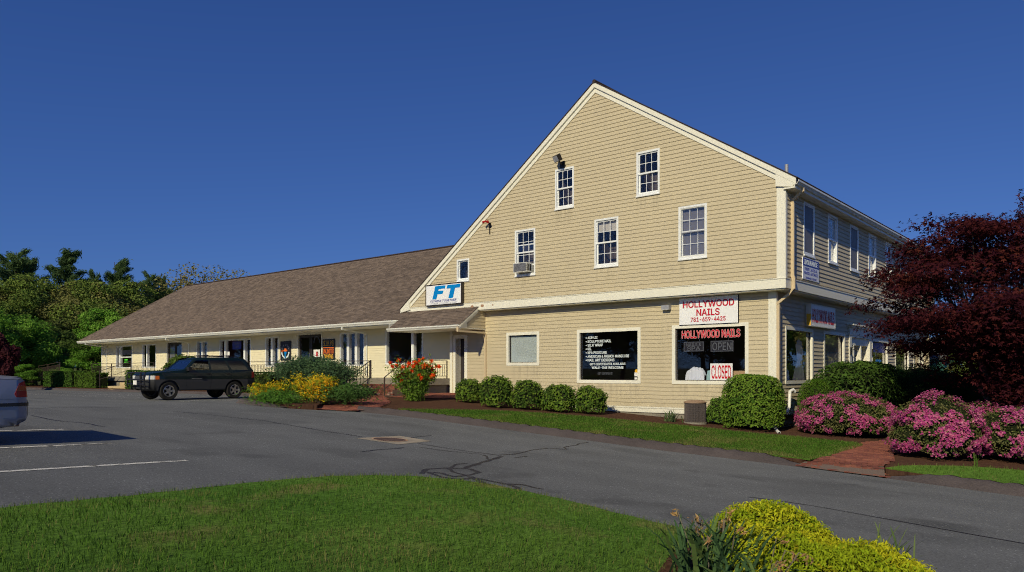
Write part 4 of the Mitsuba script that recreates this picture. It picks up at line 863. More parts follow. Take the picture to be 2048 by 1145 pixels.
chair('dark salon chair under a pale towel behind the window', -2.88, 0.62, 'pale blue towel draped over the salon chair by the window', 'towel')
chair('dark salon chair beside the closed card', -2.25, 0.80, 'teal towel over the chair beside the closed card', 'towel_teal', 0.5)
k = thing('cardboard_box', 'brown cardboard box in the shop window behind the big round bush', 'box'); put(k, None, MB().box(-1.42, -0.95, 0.18, 0.5, 1.24, 1.66), 'cardboard'); put(k, 'tape', MB().box(-1.22, -1.15, 0.178, 0.502, 1.66, 1.662), 'paper_white')
k = thing('salon_table', 'dark manicure table inside the lettered shop window', 'table'); put(k, 'top', MB().box(-6.6, -5.1, 0.6, 1.2, 1.15, 1.20), 'sign_grey')
for x in (-6.5, -5.2):
    for y in (0.68, 1.12): put(k, 'leg', MB().box(x - 0.02, x + 0.02, y - 0.02, y + 0.02, 0.43, 1.15), 'steel')
# light fittings and alarms
k = thing('floodlight', 'black floodlight on the gable above the smaller upstairs window', 'floodlight')
hx, hz = -7.62, 9.13
put(k, 'base', MB(FAU).box(hx - 0.10, hx + 0.10, hz - 0.12, hz + 0.12, 0.02, 0.07), 'black_metal')
put(k, 'arm', MB().tube([(hx, YU - 0.06, hz), (hx, YU - 0.30, hz + 0.10)], 0.03, 8), 'black_metal')
q = trimesh.creation.box((0.30, 0.16, 0.24)); q.apply_transform(trimesh.transformations.rotation_matrix(0.5, [1, 0, 0])); q.apply_transform(trimesh.transformations.rotation_matrix(-0.35, [0, 0, 1])); q.apply_translation((hx, YU - 0.36, hz + 0.17))
put(k, 'lamp_head', q, 'black_metal')
q = trimesh.creation.box((0.26, 0.012, 0.20)); q.apply_transform(trimesh.transformations.translation_matrix((0, -0.087, 0))); q.apply_transform(trimesh.transformations.rotation_matrix(0.5, [1, 0, 0])); q.apply_transform(trimesh.transformations.rotation_matrix(-0.35, [0, 0, 1])); q.apply_translation((hx, YU - 0.36, hz + 0.17))
put(k, 'lens', q, 'sign_grey')
k = thing('spotlight', 'small red twin spotlight on the gable beside the left rake', 'spotlight')
hx, hz = -11.16, 7.45
put(k, 'base', MB(FAU).box(hx - 0.05, hx + 0.05, hz - 0.16, hz + 0.02, 0.02, 0.06), 'black_metal')
for d in (-0.11, 0.09): put(k, 'lamp_head', MB().tube([(hx, YU - 0.08, hz), (hx + d * 0.6, YU - 0.2, hz + 0.07), (hx + d * 1.3, YU - 0.30, hz + 0.02)], [0.015, 0.035, 0.05], 10), 'alarm_red')
put(k, 'stem', MB(FAU).box(hx - 0.015, hx + 0.015, hz - 0.42, hz - 0.16, 0.02, 0.05), 'black_metal')
k = thing('soffit_light', 'small grey wall light under the jetty left of the salon sign', 'wall light')
put(k, 'body', MB(FA).box(-3.78, -3.50, 3.70, 3.84, 0.02, 0.20), 'sign_grey'); put(k, 'lens', MB(FA).box(-3.76, -3.52, 3.685, 3.699, 0.05, 0.19), 'paper_white')
k = thing('fire_alarm', 'red fire alarm horn under the porch roof', 'fire alarm')
put(k, 'body', MB(FC).box(-16.42, -16.18, 3.40, 3.64, 0.02, 0.10), 'alarm_red'); put(k, 'lens', MB(FC).box(-16.37, -16.23, 3.45, 3.52, 0.10, 0.13), 'sign_grey')
for y, lab in ((7.30, 'black carriage lamp left of the side entrance'), (10.18, 'black carriage lamp right of the side entrance')):
    k = thing('wall_lamp', lab, 'wall lamp'); x = XU * 0 + 0.05
    put(k, 'bracket', MB().box(x, x + 0.03, y - 0.05, y + 0.05, 2.28, 2.56).tube([(x + 0.03, y, 2.52), (x + 0.12, y, 2.58), (x + 0.17, y, 2.52)], 0.015, 6), 'black_metal')
    put(k, 'cap', MB().tube([(x + 0.17, y, 2.46), (x + 0.17, y, 2.53)], [0.10, 0.02], 8), 'black_metal')
    put(k, 'glass', MB().tube([(x + 0.17, y, 2.25), (x + 0.17, y, 2.46)], [0.055, 0.085], 8), 'lamp_glass')
    put(k, 'base_cup', MB().tube([(x + 0.17, y, 2.20), (x + 0.17, y, 2.25)], [0.03, 0.056], 8), 'black_metal')
# boards on the shop row
s = thing('wall_sign', 'black board with a round white and blue emblem on the shop row', 'sign')
u0, u1, v0, v1 = -26.95, -26.0, 2.26, 3.28
put(s, 'panel', MB(FC).box(u0, u1, v0, v1, 0.02, 0.06), 'sign_black')
c = (u0 + u1) / 2; zc = 2.72
ringp = sg.Point(c, zc).buffer(0.37, 20).difference(sg.Point(c, zc).buffer(0.285, 20))
low = ringp.intersection(sg.box(c - 1, zc - 1, c + 1, zc - 0.02)).difference(sg.box(c - 0.03, zc - 1, c + 0.05, zc))
put(s, 'emblem_ring', MB(FC).poly(low, 0.062, 0.066), 'letter_white')
m = MB(FC)
for k_, ch in enumerate('SUN TIME'):
    if ch == ' ': continue
    a = math.radians(150 - 120 * k_ / 7); t = text(ch, 0.10, 0.003, True); p = np.array(t.vertices); r_ = a - math.pi / 2
    p = np.column_stack([p[:, 0] * math.cos(r_) - p[:, 1] * math.sin(r_) + c + 0.31 * math.cos(a), p[:, 0] * math.sin(r_) + p[:, 1] * math.cos(r_) + zc + 0.31 * math.sin(a), p[:, 2] + 0.062]); m.add(p, t.faces)
put(s, 'emblem_lettering', m, 'sign_grey')
put(s, 'emblem_sun', MB(FC).poly(unary_union([sg.Point(c, zc + 0.10).buffer(0.10, 10), sa.scale(sg.Point(c, zc + 0.06).buffer(0.18, 10), 1, 0.3)]), 0.062, 0.066), 'sign_orange')
put(s, 'emblem_figure', MB(FC).poly(sg.Polygon([(c - 0.13, zc - 0.01), (c + 0.13, zc - 0.01), (c + 0.05, zc - 0.17), (c + 0.10, zc - 0.36), (c + 0.03, zc - 0.36), (c, zc - 0.22), (c - 0.04, zc - 0.36), (c - 0.10, zc - 0.36), (c - 0.05, zc - 0.17)]), 0.062, 0.066), 'sign_blue')
put(s, 'emblem_dot', MB(FC).poly(sg.Point(c - 0.30, zc + 0.03).buffer(0.05, 6), 0.062, 0.066), 'sign_orange')
s = thing('wall_sign', 'black board with yellow price and orange UNLIMITED TANNING letters', 'sign')
u0, u1, v0, v1 = -23.22, -22.24, 2.24, 3.28; c = (u0 + u1) / 2
put(s, 'panel', MB(FC).box(u0, u1, v0, v1, 0.02, 0.06), 'sign_black')
m = MB(FC); m.m(text('$18.98', 0.27, 0.003, False, 0.82, 0, c, v0 + 0.70, 0.062)); put(s, 'price_lettering', m, 'sign_yellow')
put(s, 'stripe', MB(FC).box(u0 + 0.05, u1 - 0.05, v0 + 0.60, v0 + 0.635, 0.062, 0.065), 'sign_orange')
m = MB(FC); m.m(text('UNLIMITED', 0.22, 0.003, True, 0.88, 0, c, v0 + 0.33, 0.062)); put(s, 'lettering', m, 'sign_orange')
m = MB(FC); m.m(text('TANNING', 0.22, 0.003, True, 0.76, 0, c, v0 + 0.06, 0.062)); put(s, 'lower_lettering', m, 'sign_yellow')
for x, lab in ((-26.3, 'grey ledge shelf under the emblem board'), (-22.55, 'grey ledge shelf under the tanning board')):
    k = thing('ledge', lab, 'ledge'); put(k, 'shelf', MB(FC).box(x - 0.55, x + 0.55, 2.06, 2.14, 0.02, 0.28), 'sign_grey'); put(k, 'bracket', MB(FC).box(x - 0.4, x - 0.35, 1.9, 2.06, 0.02, 0.2).box(x + 0.35, x + 0.4, 1.9, 2.06, 0.02, 0.2), 'sign_grey')
# window air conditioner
k = thing('air_conditioner', 'grey window air conditioner hanging out of an upstairs window', 'air conditioner')
u0, u1, v0, v1 = -9.72, -9.08, 5.37, 5.72
put(k, 'case', MB(FAU).box(u0, u1, v0, v1, -0.1, 0.32), 'aluminium_white')
m = MB(FAU)
for i in range(9): m.box(u0 + 0.02, u1 - 0.02, v0 + 0.03 + i * 0.035, v0 + 0.045 + i * 0.035, 0.32, 0.332)
put(k, 'grille', m, 'sign_grey', kind='stuff')
put(k, 'grille_backing', MB(FAU).box(u0 + 0.02, u1 - 0.02, v0 + 0.02, v1 - 0.02, 0.32, 0.324), 'black_metal')
for d in (0.10, 0.22, 0.34): put(k, 'side_vent', MB(frame_b(u1)).box(YU - 0.35 + d * 0.85 - 0.05, YU - 0.35 + d * 0.85 + 0.02, v0 + 0.05, v1 - 0.05, 0.0, 0.004), 'black_metal')
# round condenser on the mulch
k = thing('condenser_unit', 'round dark brown condenser unit on the mulch left of the big round bush', 'condenser')
cx_, cy_ = -2.15, -1.0; gz0 = float(bed_z(cx_, cy_)) - 0.02
mat('condenser', P(lambda p, n, uv: mi.Color3f(0.105, 0.088, 0.085) * (0.9 + 0.2 * fbm(p.x * 2, p.y * 2, p.z * 9))), 0.55)
mat('condenser_top', (0.30, 0.20, 0.13), 0.6)
put(k, 'base', MB().tube([(cx_, cy_, gz0), (cx_, cy_, gz0 + 0.07)], 0.35, 24), 'concrete')
put(k, 'core', MB().tube([(cx_, cy_, gz0 + 0.07), (cx_, cy_, gz0 + 0.66)], 0.315, 24), 'black_metal')
m = MB()
for i in range(110):
    a = 2 * math.pi * i / 110; m.box(0, 0, 0, 0, 0, 0) if False else None
    p = (cx_ + 0.325 * math.cos(a), cy_ + 0.325 * math.sin(a)); m.tube([(p[0], p[1], gz0 + 0.08), (p[0], p[1], gz0 + 0.66)], 0.0065, 4)
for z in np.linspace(gz0 + 0.10, gz0 + 0.64, 9): m.tube([(cx_ + 0.325 * math.cos(t), cy_ + 0.325 * math.sin(t), z) for t in np.linspace(0, 2 * math.pi, 37)], 0.005, 4)
put(k, 'grille', m, 'condenser', kind='stuff')
put(k, 'top', MB().tube([(cx_, cy_, gz0 + 0.66), (cx_, cy_, gz0 + 0.70), (cx_, cy_, gz0 + 0.74)], [0.345, 0.345, 0.22], 24), 'condenser_top')
# white drain pipes at the corner
k = thing('drain_pipe', 'white plastic pipe elbow standing on the side wall near the corner', 'pipe')
px, py = 0.14, 0.62; z0 = 0.08
put(k, None, MB().tube([(px, py - 0.08, z0 + 0.28), (px, py + 0.0, z0 + 0.36), (px, py + 0.12, z0 + 0.46), (px, py + 0.14, z0 + 0.75), (px, py + 0.18, z0 + 0.95), (px + 0.05, py + 0.30, z0 + 1.0), (px + 0.08, py + 0.38, z0 + 0.93)], 0.05, 10), 'pvc_white', smooth=50)
put(k, 'bracket', MB().box(0.03, px, py + 0.10, py + 0.18, z0 + 0.58, z0 + 0.62), 'black_metal')
k = thing('drain_pipe', 'white drain pipe lying on the mulch at the building corner', 'pipe')
put(k, None, MB().tube([(0.16, -0.30, 0.45), (0.16, -0.38, 0.15), (0.16, -0.50, -0.02), (0.40, -0.95, -0.08), (0.62, -1.35, -0.11)], 0.045, 10), 'pvc_white', smooth=50)
put(k, 'open_end', MB().tube([(0.618, -1.347, -0.1095), (0.624, -1.357, -0.110)], 0.036, 10), 'black_metal')
k = thing('iron_pipe', 'thin black pipes along the foundation of the side wall', 'pipe')
put(k, None, MB().tube([(0.07, 0.10, 0.28), (0.07, 1.9, 0.28)], 0.03, 8), 'black_metal'); put(k, 'lower_pipe', MB().tube([(0.09, 0.10, 0.0), (0.09, 1.9, 0.0)], 0.025, 8), 'black_metal')

# teal shed seen far behind the end of the tan building
mat('teal_paint', P(paint((0.035, 0.17, 0.15), 0.1, 0.1)), 0.5); mat('grey_roof', (0.10, 0.10, 0.10), 0.9)
k = thing('shed', 'teal green shed far behind the right end of the tan building', 'shed')
sx0, sx1, sy0, sy1, sz = -6.5, -0.7, 28.0, 32.5, float(road_z(-2, 28)) - 0.2
for i in range(int(5.8 / 0.3)): put(k, 'plank', MB().box(sx0 + i * 0.3 + 0.006, sx0 + i * 0.3 + 0.294, sy0 - 0.02, sy0, sz, sz + 2.75), 'teal_paint')
put(k, 'wall', MB().box(sx0, sx1, sy0 + 0.001, sy1, sz, sz + 2.75), 'teal_paint')
put(k, 'roof', MB(lambda p: np.stack([p[:, 2], p[:, 0], p[:, 1]], 1)).poly(sg.Polygon([(sy0 - 0.3, sz + 2.7), ((sy0 + sy1) / 2, sz + 4.0), (sy1 + 0.3, sz + 2.7), (sy1 + 0.3, sz + 2.8), ((sy0 + sy1) / 2, sz + 4.12), (sy0 - 0.3, sz + 2.8)]), sx0 - 0.2, sx1 + 0.2), 'grey_roof')
# ================================================================ plants
def unit(v): return v / (np.linalg.norm(v, axis=-1, keepdims=True) + 1e-12)
def leaves(P, N, size, rng, aspect=0.5, spread=0.9, along=None, fold=0.12):
    """rhombic leaves at P facing roughly N; size per leaf or one; returns V, F"""
    n = len(P); size = np.broadcast_to(size, (n,))[:, None]
    nn = unit(np.asarray(N) + spread * rng.normal(size=(n, 3)) * 0.6)
    d = rng.normal(size=(n, 3)) if along is None else np.asarray(along) + 0.35 * rng.normal(size=(n, 3))
    d = unit(d - nn * (d * nn).sum(1, keepdims=True)); s = np.cross(nn, d)
    a = P - d * size * 0.5; b = P + s * size * aspect * 0.5 + nn * size * fold - d * size * 0.05; c = P + d * size * 0.5; e = P - s * size * aspect * 0.5 + nn * size * fold - d * size * 0.05
    V = np.stack([a, b, c, e], 1).reshape(-1, 3); i = np.arange(n)[:, None] * 4
    return V, np.vstack([i + [0, 1, 2], i + [0, 2, 3]])
def tint(n, cols, rng, per=4, var=0.22, pick=None):
    cols = np.asarray(cols, float); k = rng.integers(0, len(cols), n) if pick is None else pick
    c = 1.45 * cols[k] * (1 + var * rng.uniform(-1, 1, (n, 1))) * (1 + 0.06 * rng.uniform(-1, 1, (n, 3)))
    return np.repeat(np.clip(c, 0, 0.92), per, 0)
def put_leaves(parent, name, V, F, C, bsdf='leaf', **kw): return put(parent, name, MB().add(V, F), bsdf, smooth=False, color=C, **kw)
def dome_points(n, c, r, rng, rough=0.12, low=-0.25, shell=0.16, freq=2.4, seed=0, boxy=0.0):
    """points in the outer skin of a lumpy dome, with outward normals"""
    d = unit(rng.normal(size=(int(n * 1.8), 3))); d = d[d[:, 2] > low][:n]
    r = np.asarray(r, float); k = (1 + rough * 2 * (meshkit.fbm(d * freq + seed * 7.7, 3, seed) - 0.5)) * ((1 - boxy) + boxy / (np.abs(d) ** 4).sum(1) ** 0.25)
    depth = 1 - shell * rng.random(len(d)) ** 1.6
    p = d * r * (k * depth)[:, None]
    return p + np.asarray(c, float), unit(d / r)
def dome_core(c, r, rough, freq, seed, k=0.86, boxy=0.0):
    m = trimesh.creation.icosphere(3); d = m.vertices; q = (1 + rough * 2 * (meshkit.fbm(d * freq + seed * 7.7, 3, seed) - 0.5)) * ((1 - boxy) + boxy / (np.abs(d) ** 4).sum(1) ** 0.25)
    v = d * np.asarray(r) * (q * k)[:, None]; v[:, 2] = np.maximum(v[:, 2], -0.35 * r[2]); return v + np.asarray(c), m.faces
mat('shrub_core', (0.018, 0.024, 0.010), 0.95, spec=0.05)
GREEN = [(0.075, 0.145, 0.022), (0.10, 0.18, 0.028), (0.055, 0.11, 0.02)]
def bush(name, label, x, y, r, n, size, cols=GREEN, group=None, rough=0.14, seed=1, aspect=0.5, cat='bush', zoff=0.0, freq=2.4, shell=0.2, flowers=None, low=-0.55, z=None, lift=0.42, boxy=0.0):
    rng = np.random.default_rng(seed * 101 + 7); k = thing(name, label, cat, group)
    z0 = float(bed_z(x, y)) if z is None else z; c = (x, y, z0 + r[2] * lift + zoff); rr = (r[0], r[1], r[2] * (1 - lift))
    rr = np.array([r[0], r[1], r[2] * (1.0 - lift)])
    P_, N_ = dome_points(n, c, rr, rng, rough, low, shell, freq, seed, boxy)
    ok = P_[:, 2] > z0 + 0.02; P_, N_ = P_[ok], N_[ok]
    V, F = leaves(P_, N_ + np.array([0, 0, 0.25]), size * rng.uniform(0.7, 1.25, len(P_)), rng, aspect, 1.0)
    pick = (meshkit.noise(P_ * 5.0, seed) * len(cols) * 0.999).astype(int)
    put_leaves(k, 'leaves', V, F, tint(len(P_), cols, rng, pick=pick))
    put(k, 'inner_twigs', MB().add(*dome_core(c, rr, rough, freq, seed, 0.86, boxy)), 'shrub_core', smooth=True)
    if flowers:
        nf, fs, fcols, thr = flowers
        P2, N2 = dome_points(nf, c, rr * 1.03, rng, rough, low, shell * 0.5, freq, seed, boxy); g = meshkit.fbm(P2 * 3.2, 3, seed + 3) > thr
        g &= P2[:, 2] > z0 + 0.08; P2, N2 = P2[g], N2[g]
        q = 4; PP = np.repeat(P2, q, 0) + rng.normal(size=(len(P2) * q, 3)) * fs * 0.45; NN = np.repeat(N2, q, 0) + np.array([-0.1, -0.2, 0.2])
        V, F = leaves(PP, NN, fs * rng.uniform(0.8, 1.2, len(PP)), rng, 0.8, 0.7); put_leaves(k, 'blossoms', V, F, tint(len(PP), fcols, rng, var=0.18), 'petal')
    return k, c, rr
# the row of five round bushes
B5 = [(-10.36, -2.49, 0.50, 0.84, 'leftmost of the five round bushes, beside the narrow door'), (-8.69, -2.89, 0.58, 1.10, 'second and tallest of the five round bushes'), (-7.70, -2.40, 0.55, 0.98, 'middle bush of the five round bushes'), (-6.68, -1.97, 0.55, 0.92, 'fourth of the five round bushes from the left'), (-5.72, -1.50, 0.50, 0.92, 'rightmost of the five round bushes, left of the condenser unit')]
for i, (x, y, r, h, lab) in enumerate(B5):
    bush('round_bush', lab, x, y, (r, r, h), 2900, (0.085, 0.10, 0.09, 0.105, 0.095)[i], [(0.085, 0.15, 0.02), (0.13, 0.20, 0.03), (0.06, 0.11, 0.02), (0.10, 0.15, 0.03)], 'five round bushes along the front wall', (0.20, 0.18, 0.26, 0.32, 0.28)[i], 3 + i, 0.45, freq=3.0, shell=0.34, boxy=0.4)
bush('round_bush', 'large clipped round bush at the building corner', -0.30, -1.0, (0.83, 0.83, 1.62), 7500, 0.085, [(0.085, 0.155, 0.02), (0.13, 0.21, 0.03), (0.06, 0.12, 0.018)], None, 0.07, 11, 0.5, freq=2.0, shell=0.14, boxy=0.75)
bush('small_bush', 'small leafy bush squeezed between the condenser unit and the large round bush', -1.55, -0.55, (0.42, 0.42, 0.86), 1700, 0.08, GREEN, None, 0.22, 12, 0.45, freq=3.0, shell=0.3)
bush('clipped_yew', 'fine needled clipped dome bush behind the pink azalea', 0.85, 1.35, (0.62, 0.65, 1.55), 9000, 0.05, [(0.06, 0.13, 0.014), (0.09, 0.16, 0.02)], None, 0.05, 13, 0.35, freq=2.0, shell=0.12, boxy=0.5)
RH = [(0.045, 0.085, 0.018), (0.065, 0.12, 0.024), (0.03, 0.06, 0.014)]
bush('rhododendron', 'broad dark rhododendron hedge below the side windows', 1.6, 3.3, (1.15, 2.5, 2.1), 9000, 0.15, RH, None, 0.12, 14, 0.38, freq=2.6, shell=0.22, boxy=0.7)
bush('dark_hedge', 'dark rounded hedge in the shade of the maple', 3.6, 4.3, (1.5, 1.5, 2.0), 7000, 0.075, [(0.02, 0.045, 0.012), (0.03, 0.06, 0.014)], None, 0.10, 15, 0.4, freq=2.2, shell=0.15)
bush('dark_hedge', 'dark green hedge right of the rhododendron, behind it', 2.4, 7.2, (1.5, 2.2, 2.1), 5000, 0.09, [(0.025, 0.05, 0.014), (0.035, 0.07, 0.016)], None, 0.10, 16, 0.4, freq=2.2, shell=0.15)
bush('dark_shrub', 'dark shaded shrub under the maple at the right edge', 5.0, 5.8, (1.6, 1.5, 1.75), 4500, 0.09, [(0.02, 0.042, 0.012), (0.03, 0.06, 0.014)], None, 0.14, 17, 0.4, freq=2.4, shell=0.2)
PINK = [(0.38, 0.06, 0.20), (0.43, 0.10, 0.21), (0.32, 0.045, 0.19), (0.45, 0.17, 0.25)]
AZ = [(0.08, 0.105, 0.03), (0.13, 0.13, 0.05), (0.06, 0.085, 0.022)]
bush('azalea', 'broad low pink azalea mound left of the brick path', 2.10, -0.15, (1.38, 1.15, 1.22), 7000, 0.07, AZ, None, 0.10, 21, 0.45, flowers=(5200, 0.050, PINK, 0.49), freq=2.4, shell=0.2)
bush('azalea', 'pink azalea at the right side of the brick path', 5.0, -3.75, (0.92, 0.90, 1.32), 5200, 0.065, AZ, None, 0.30, 22, 0.45, flowers=(4600, 0.050, PINK, 0.51), freq=2.6, shell=0.22)
bush('azalea', 'pink azalea cut by the right edge of the picture', 6.55, -2.6, (1.25, 1.1, 1.15), 5200, 0.065, AZ, None, 0.30, 23, 0.45, flowers=(4800, 0.050, PINK, 0.51), freq=2.6, shell=0.22)
bush('azalea', 'small pink azalea behind the others beneath the maple', 5.3, 0.1, (0.7, 0.7, 1.15), 1600, 0.07, AZ, None, 0.2, 24, 0.45, flowers=(900, 0.05, PINK, 0.42), freq=3, shell=0.25)
# flame azalea by the steps
def open_shrub(name, label, x, y, h, w, nst, nleaf, size, cols, seed, cat='shrub', flowers=None, z=None, aspect=0.45, up=0.5, bare=0.25):
    rng = np.random.default_rng(seed); k = thing(name, label, cat); z0 = float(bed_z(x, y)) if z is None else z
    m = MB(); tips = []
    for i in range(nst):
        a = rng.uniform(0, 2 * math.pi); e = np.array([x + w * rng.uniform(0.25, 1) * math.cos(a), y + w * rng.uniform(0.25, 1) * math.sin(a), z0 + h * rng.uniform(0.55, 1.0)]); b = np.array([x + 0.08 * math.cos(a), y + 0.08 * math.sin(a), z0 - 0.03])
        mid = (b + e) / 2 + [0.1 * w * math.cos(a + 1), 0.1 * w * math.sin(a + 1), 0.12 * h]
        m.tube([b, mid, e], [0.016, 0.011, 0.005], 5); tips.append((b, mid, e))
    put(k, 'stems', m, 'bark')
    pts, nor = [], []
    for b, mid, e in tips:
        t = rng.uniform(bare, 1.05, nleaf // nst)[:, None]; p = (1 - t) ** 2 * b + 2 * t * (1 - t) * mid + t * t * e
        o = unit(rng.normal(size=p.shape)) * rng.random((len(p), 1)) ** 0.5 * w * 0.30; pts.append(p + o); nor.append(unit(o) * 0.6 + [0, 0, up])
    pts, nor = np.vstack(pts), np.vstack(nor); ok = pts[:, 2] > z0 + 0.03; pts, nor = pts[ok], nor[ok]
    V, F = leaves(pts, nor, size * rng.uniform(0.7, 1.3, len(pts)), rng, aspect, 1.0); put_leaves(k, 'leaves', V, F, tint(len(pts), cols, rng, pick=(meshkit.noise(pts * 4, seed) * len(cols) * 0.999).astype(int)))
    if flowers:
        nf, fs, fc, zmin, ncl = flowers; cen = np.array([e + rng.normal(size=3) * 0.10 for b, mid, e in [tips[i] for i in rng.integers(0, nst, ncl)]]); cen = cen[cen[:, 2] > z0 + zmin * h]
        p = np.repeat(cen, nf // max(1, len(cen)), 0); o = unit(rng.normal(size=p.shape)); p = p + o * rng.random((len(p), 1)) * 0.085
        V, F = leaves(p, o + [0, -0.2, 0.2], fs, rng, 0.7, 0.8); put_leaves(k, 'blossoms', V, F, tint(len(p), fc, rng), 'petal')
    return k
open_shrub('flame_azalea', 'tall shrub with orange red blossoms in front of the porch', -11.93, -3.75, 1.48, 0.92, 40, 5600, 0.10, [(0.085, 0.16, 0.02), (0.12, 0.20, 0.03), (0.06, 0.12, 0.02)], 31, flowers=(3600, 0.065, [(0.75, 0.075, 0.01), (0.85, 0.14, 0.015), (0.65, 0.04, 0.02)], 0.50, 60), bare=0.06)
# juniper: blue green, tiered, open below
def juniper(name, label, x, y, r, h, seed, npad, nleaf, cols, size=0.10, z=None, lowz=0.35):
    rng = np.random.default_rng(seed); k = thing(name, label, 'juniper'); z0 = float(bed_z(x, y)) if z is None else z
    m = MB(); P_, N_, A_ = [], [], []
    for i in range(npad):
        a = rng.uniform(0, 2 * math.pi); q = math.sqrt(rng.random()); p = np.array([x + r[0] * q * math.cos(a), y + r[1] * q * math.sin(a), z0 + h * (lowz + (0.95 - lowz) * (1 - q * q * 0.45) * rng.uniform(0.55, 1.05))])
        m.tube([(x, y, z0), ((x + p[0]) / 2, (y + p[1]) / 2, z0 + (p[2] - z0) * 0.7), tuple(p)], [0.05, 0.03, 0.01], 5)
        n = nleaf // npad; o = rng.normal(size=(n, 3)) * np.array([0.34, 0.34, 0.13]); out = np.array([math.cos(a), math.sin(a), 0.35])
        P_.append(p + o); N_.append(o * [1, 1, 2.2] + [0, 0, 0.25]); A_.append(np.repeat(out[None], n, 0) + o)
    P_, N_, A_ = map(np.vstack, (P_, N_, A_))
    V, F = leaves(P_, unit(N_), size * rng.uniform(0.7, 1.4, len(P_)), rng, 0.30, 1.0, along=A_); put_leaves(k, 'needles', V, F, tint(len(P_), cols, rng, pick=(meshkit.noise(P_ * 3, seed) * len(cols) * 0.999).astype(int)))
    put(k, 'branches', m, 'bark'); return k
JU = [(0.055, 0.10, 0.05), (0.075, 0.13, 0.06), (0.045, 0.085, 0.045)]
juniper('juniper', 'big blue green tiered juniper between parking lot and porch', -15.75, -5.35, (1.35, 1.05), 1.50, 41, 60, 15000, JU, 0.11, lowz=0.38)
juniper('juniper', 'low dark juniper below the big juniper, right end of the yellow flowering bed', -11.75, -7.05, (0.5, 0.42), 0.55, 42, 22, 3800, [(0.055, 0.11, 0.03), (0.07, 0.14, 0.035)], 0.10)
juniper('ground_juniper', 'flat green ground juniper spilling over the kerb', -13.0, -8.75, (0.6, 0.22), 0.16, 43, 26, 3600, [(0.06, 0.14, 0.02), (0.08, 0.17, 0.03)], 0.09, lowz=0.15)
YEL = [(0.42, 0.36, 0.02), (0.55, 0.40, 0.02), (0.16, 0.22, 0.02), (0.48, 0.28, 0.015)]
open_shrub('golden_shrub', 'low golden shrub beside the off-road car', -14.6, -8.0, 0.58, 0.75, 22, 2400, 0.085, YEL, 51)
open_shrub('golden_shrub', 'taller golden shrub in front of the big juniper', -13.2, -7.35, 0.90, 0.72, 24, 2800, 0.085, YEL, 52)
open_shrub('golden_shrub', 'golden shrub with orange tips nearest the brick steps', -12.25, -7.65, 0.80, 0.66, 24, 2800, 0.085, [(0.50, 0.40, 0.02), (0.55, 0.34, 0.02), (0.20, 0.24, 0.02), (0.52, 0.26, 0.015)], 53)
# clipped hedges and laurels along the shop row
def hedge(label, x0, x1, y0, y1, h, n, size, cols, seed, base=None):
    rng = np.random.default_rng(seed); k = thing('clipped_hedge', label, 'hedge'); c = np.array([(x0 + x1) / 2, (y0 + y1) / 2]); z0 = float(bed_z(*c)) if base is None else base
    s = trimesh.creation.box(((x1 - x0), (y1 - y0), h)); p, fi = trimesh.sample.sample_surface(s, n, seed=seed); nn = s.face_normals[fi]; p = np.array(p)
    bul = 1 + 0.12 * (meshkit.fbm(p * 1.7 + seed, 3, seed) - 0.5); rad = unit(p) * 0.05; p = p * bul[:, None] - rad - nn * (rng.random((len(p), 1)) ** 2) * 0.10
    p = p + [c[0], c[1], z0 + h / 2]; V, F = leaves(p, nn + [0, 0, 0.3], size * rng.uniform(0.7, 1.3, len(p)), rng, 0.5, 1.0); put_leaves(k, 'leaves', V, F, tint(len(p), cols, rng, pick=(meshkit.noise(p * 3, seed) * len(cols) * 0.999).astype(int)))
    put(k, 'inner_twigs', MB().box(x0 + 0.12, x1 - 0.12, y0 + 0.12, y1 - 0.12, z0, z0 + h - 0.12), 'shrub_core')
HG = [(0.045, 0.095, 0.018), (0.06, 0.12, 0.022), (0.035, 0.075, 0.015)]
hedge('clipped hedge at the far left corner of the shop row', -49.5, -44.6, -3.5, -2.7, 1.05, 4200, 0.13, HG, 61)
hedge('lower clipped hedge left of the pale stone steps', -43.9, -40.6, -3.6, -2.75, 0.95, 2800, 0.13, [(0.06, 0.11, 0.018), (0.075, 0.13, 0.022)], 62)
hedge('clipped hedge between the pale stone steps and the off-road car', -37.0, -31.5, -3.4, -2.6, 1.05, 4200, 0.13, HG, 63)
hedge('dark clipped hedge behind the rear of the off-road car', -26.5, -21.5, -3.6, -2.7, 0.95, 3600, 0.12, [(0.03, 0.055, 0.015), (0.05, 0.075, 0.018)], 64)
hedge('clipped hedge between the off-road car and the big juniper', -20.6, -17.4, -3.6, -2.7, 1.0, 3000, 0.11, HG, 65)
bush('laurel', 'leafy laurel bush behind the hood of the off-road car', -33.9, -2.6 + 1.1, (1.5, 0.9, 1.9), 2200, 0.24, [(0.06, 0.10, 0.02), (0.085, 0.13, 0.03)], None, 0.2, 66, 0.4, freq=3, shell=0.3, z=0.75)
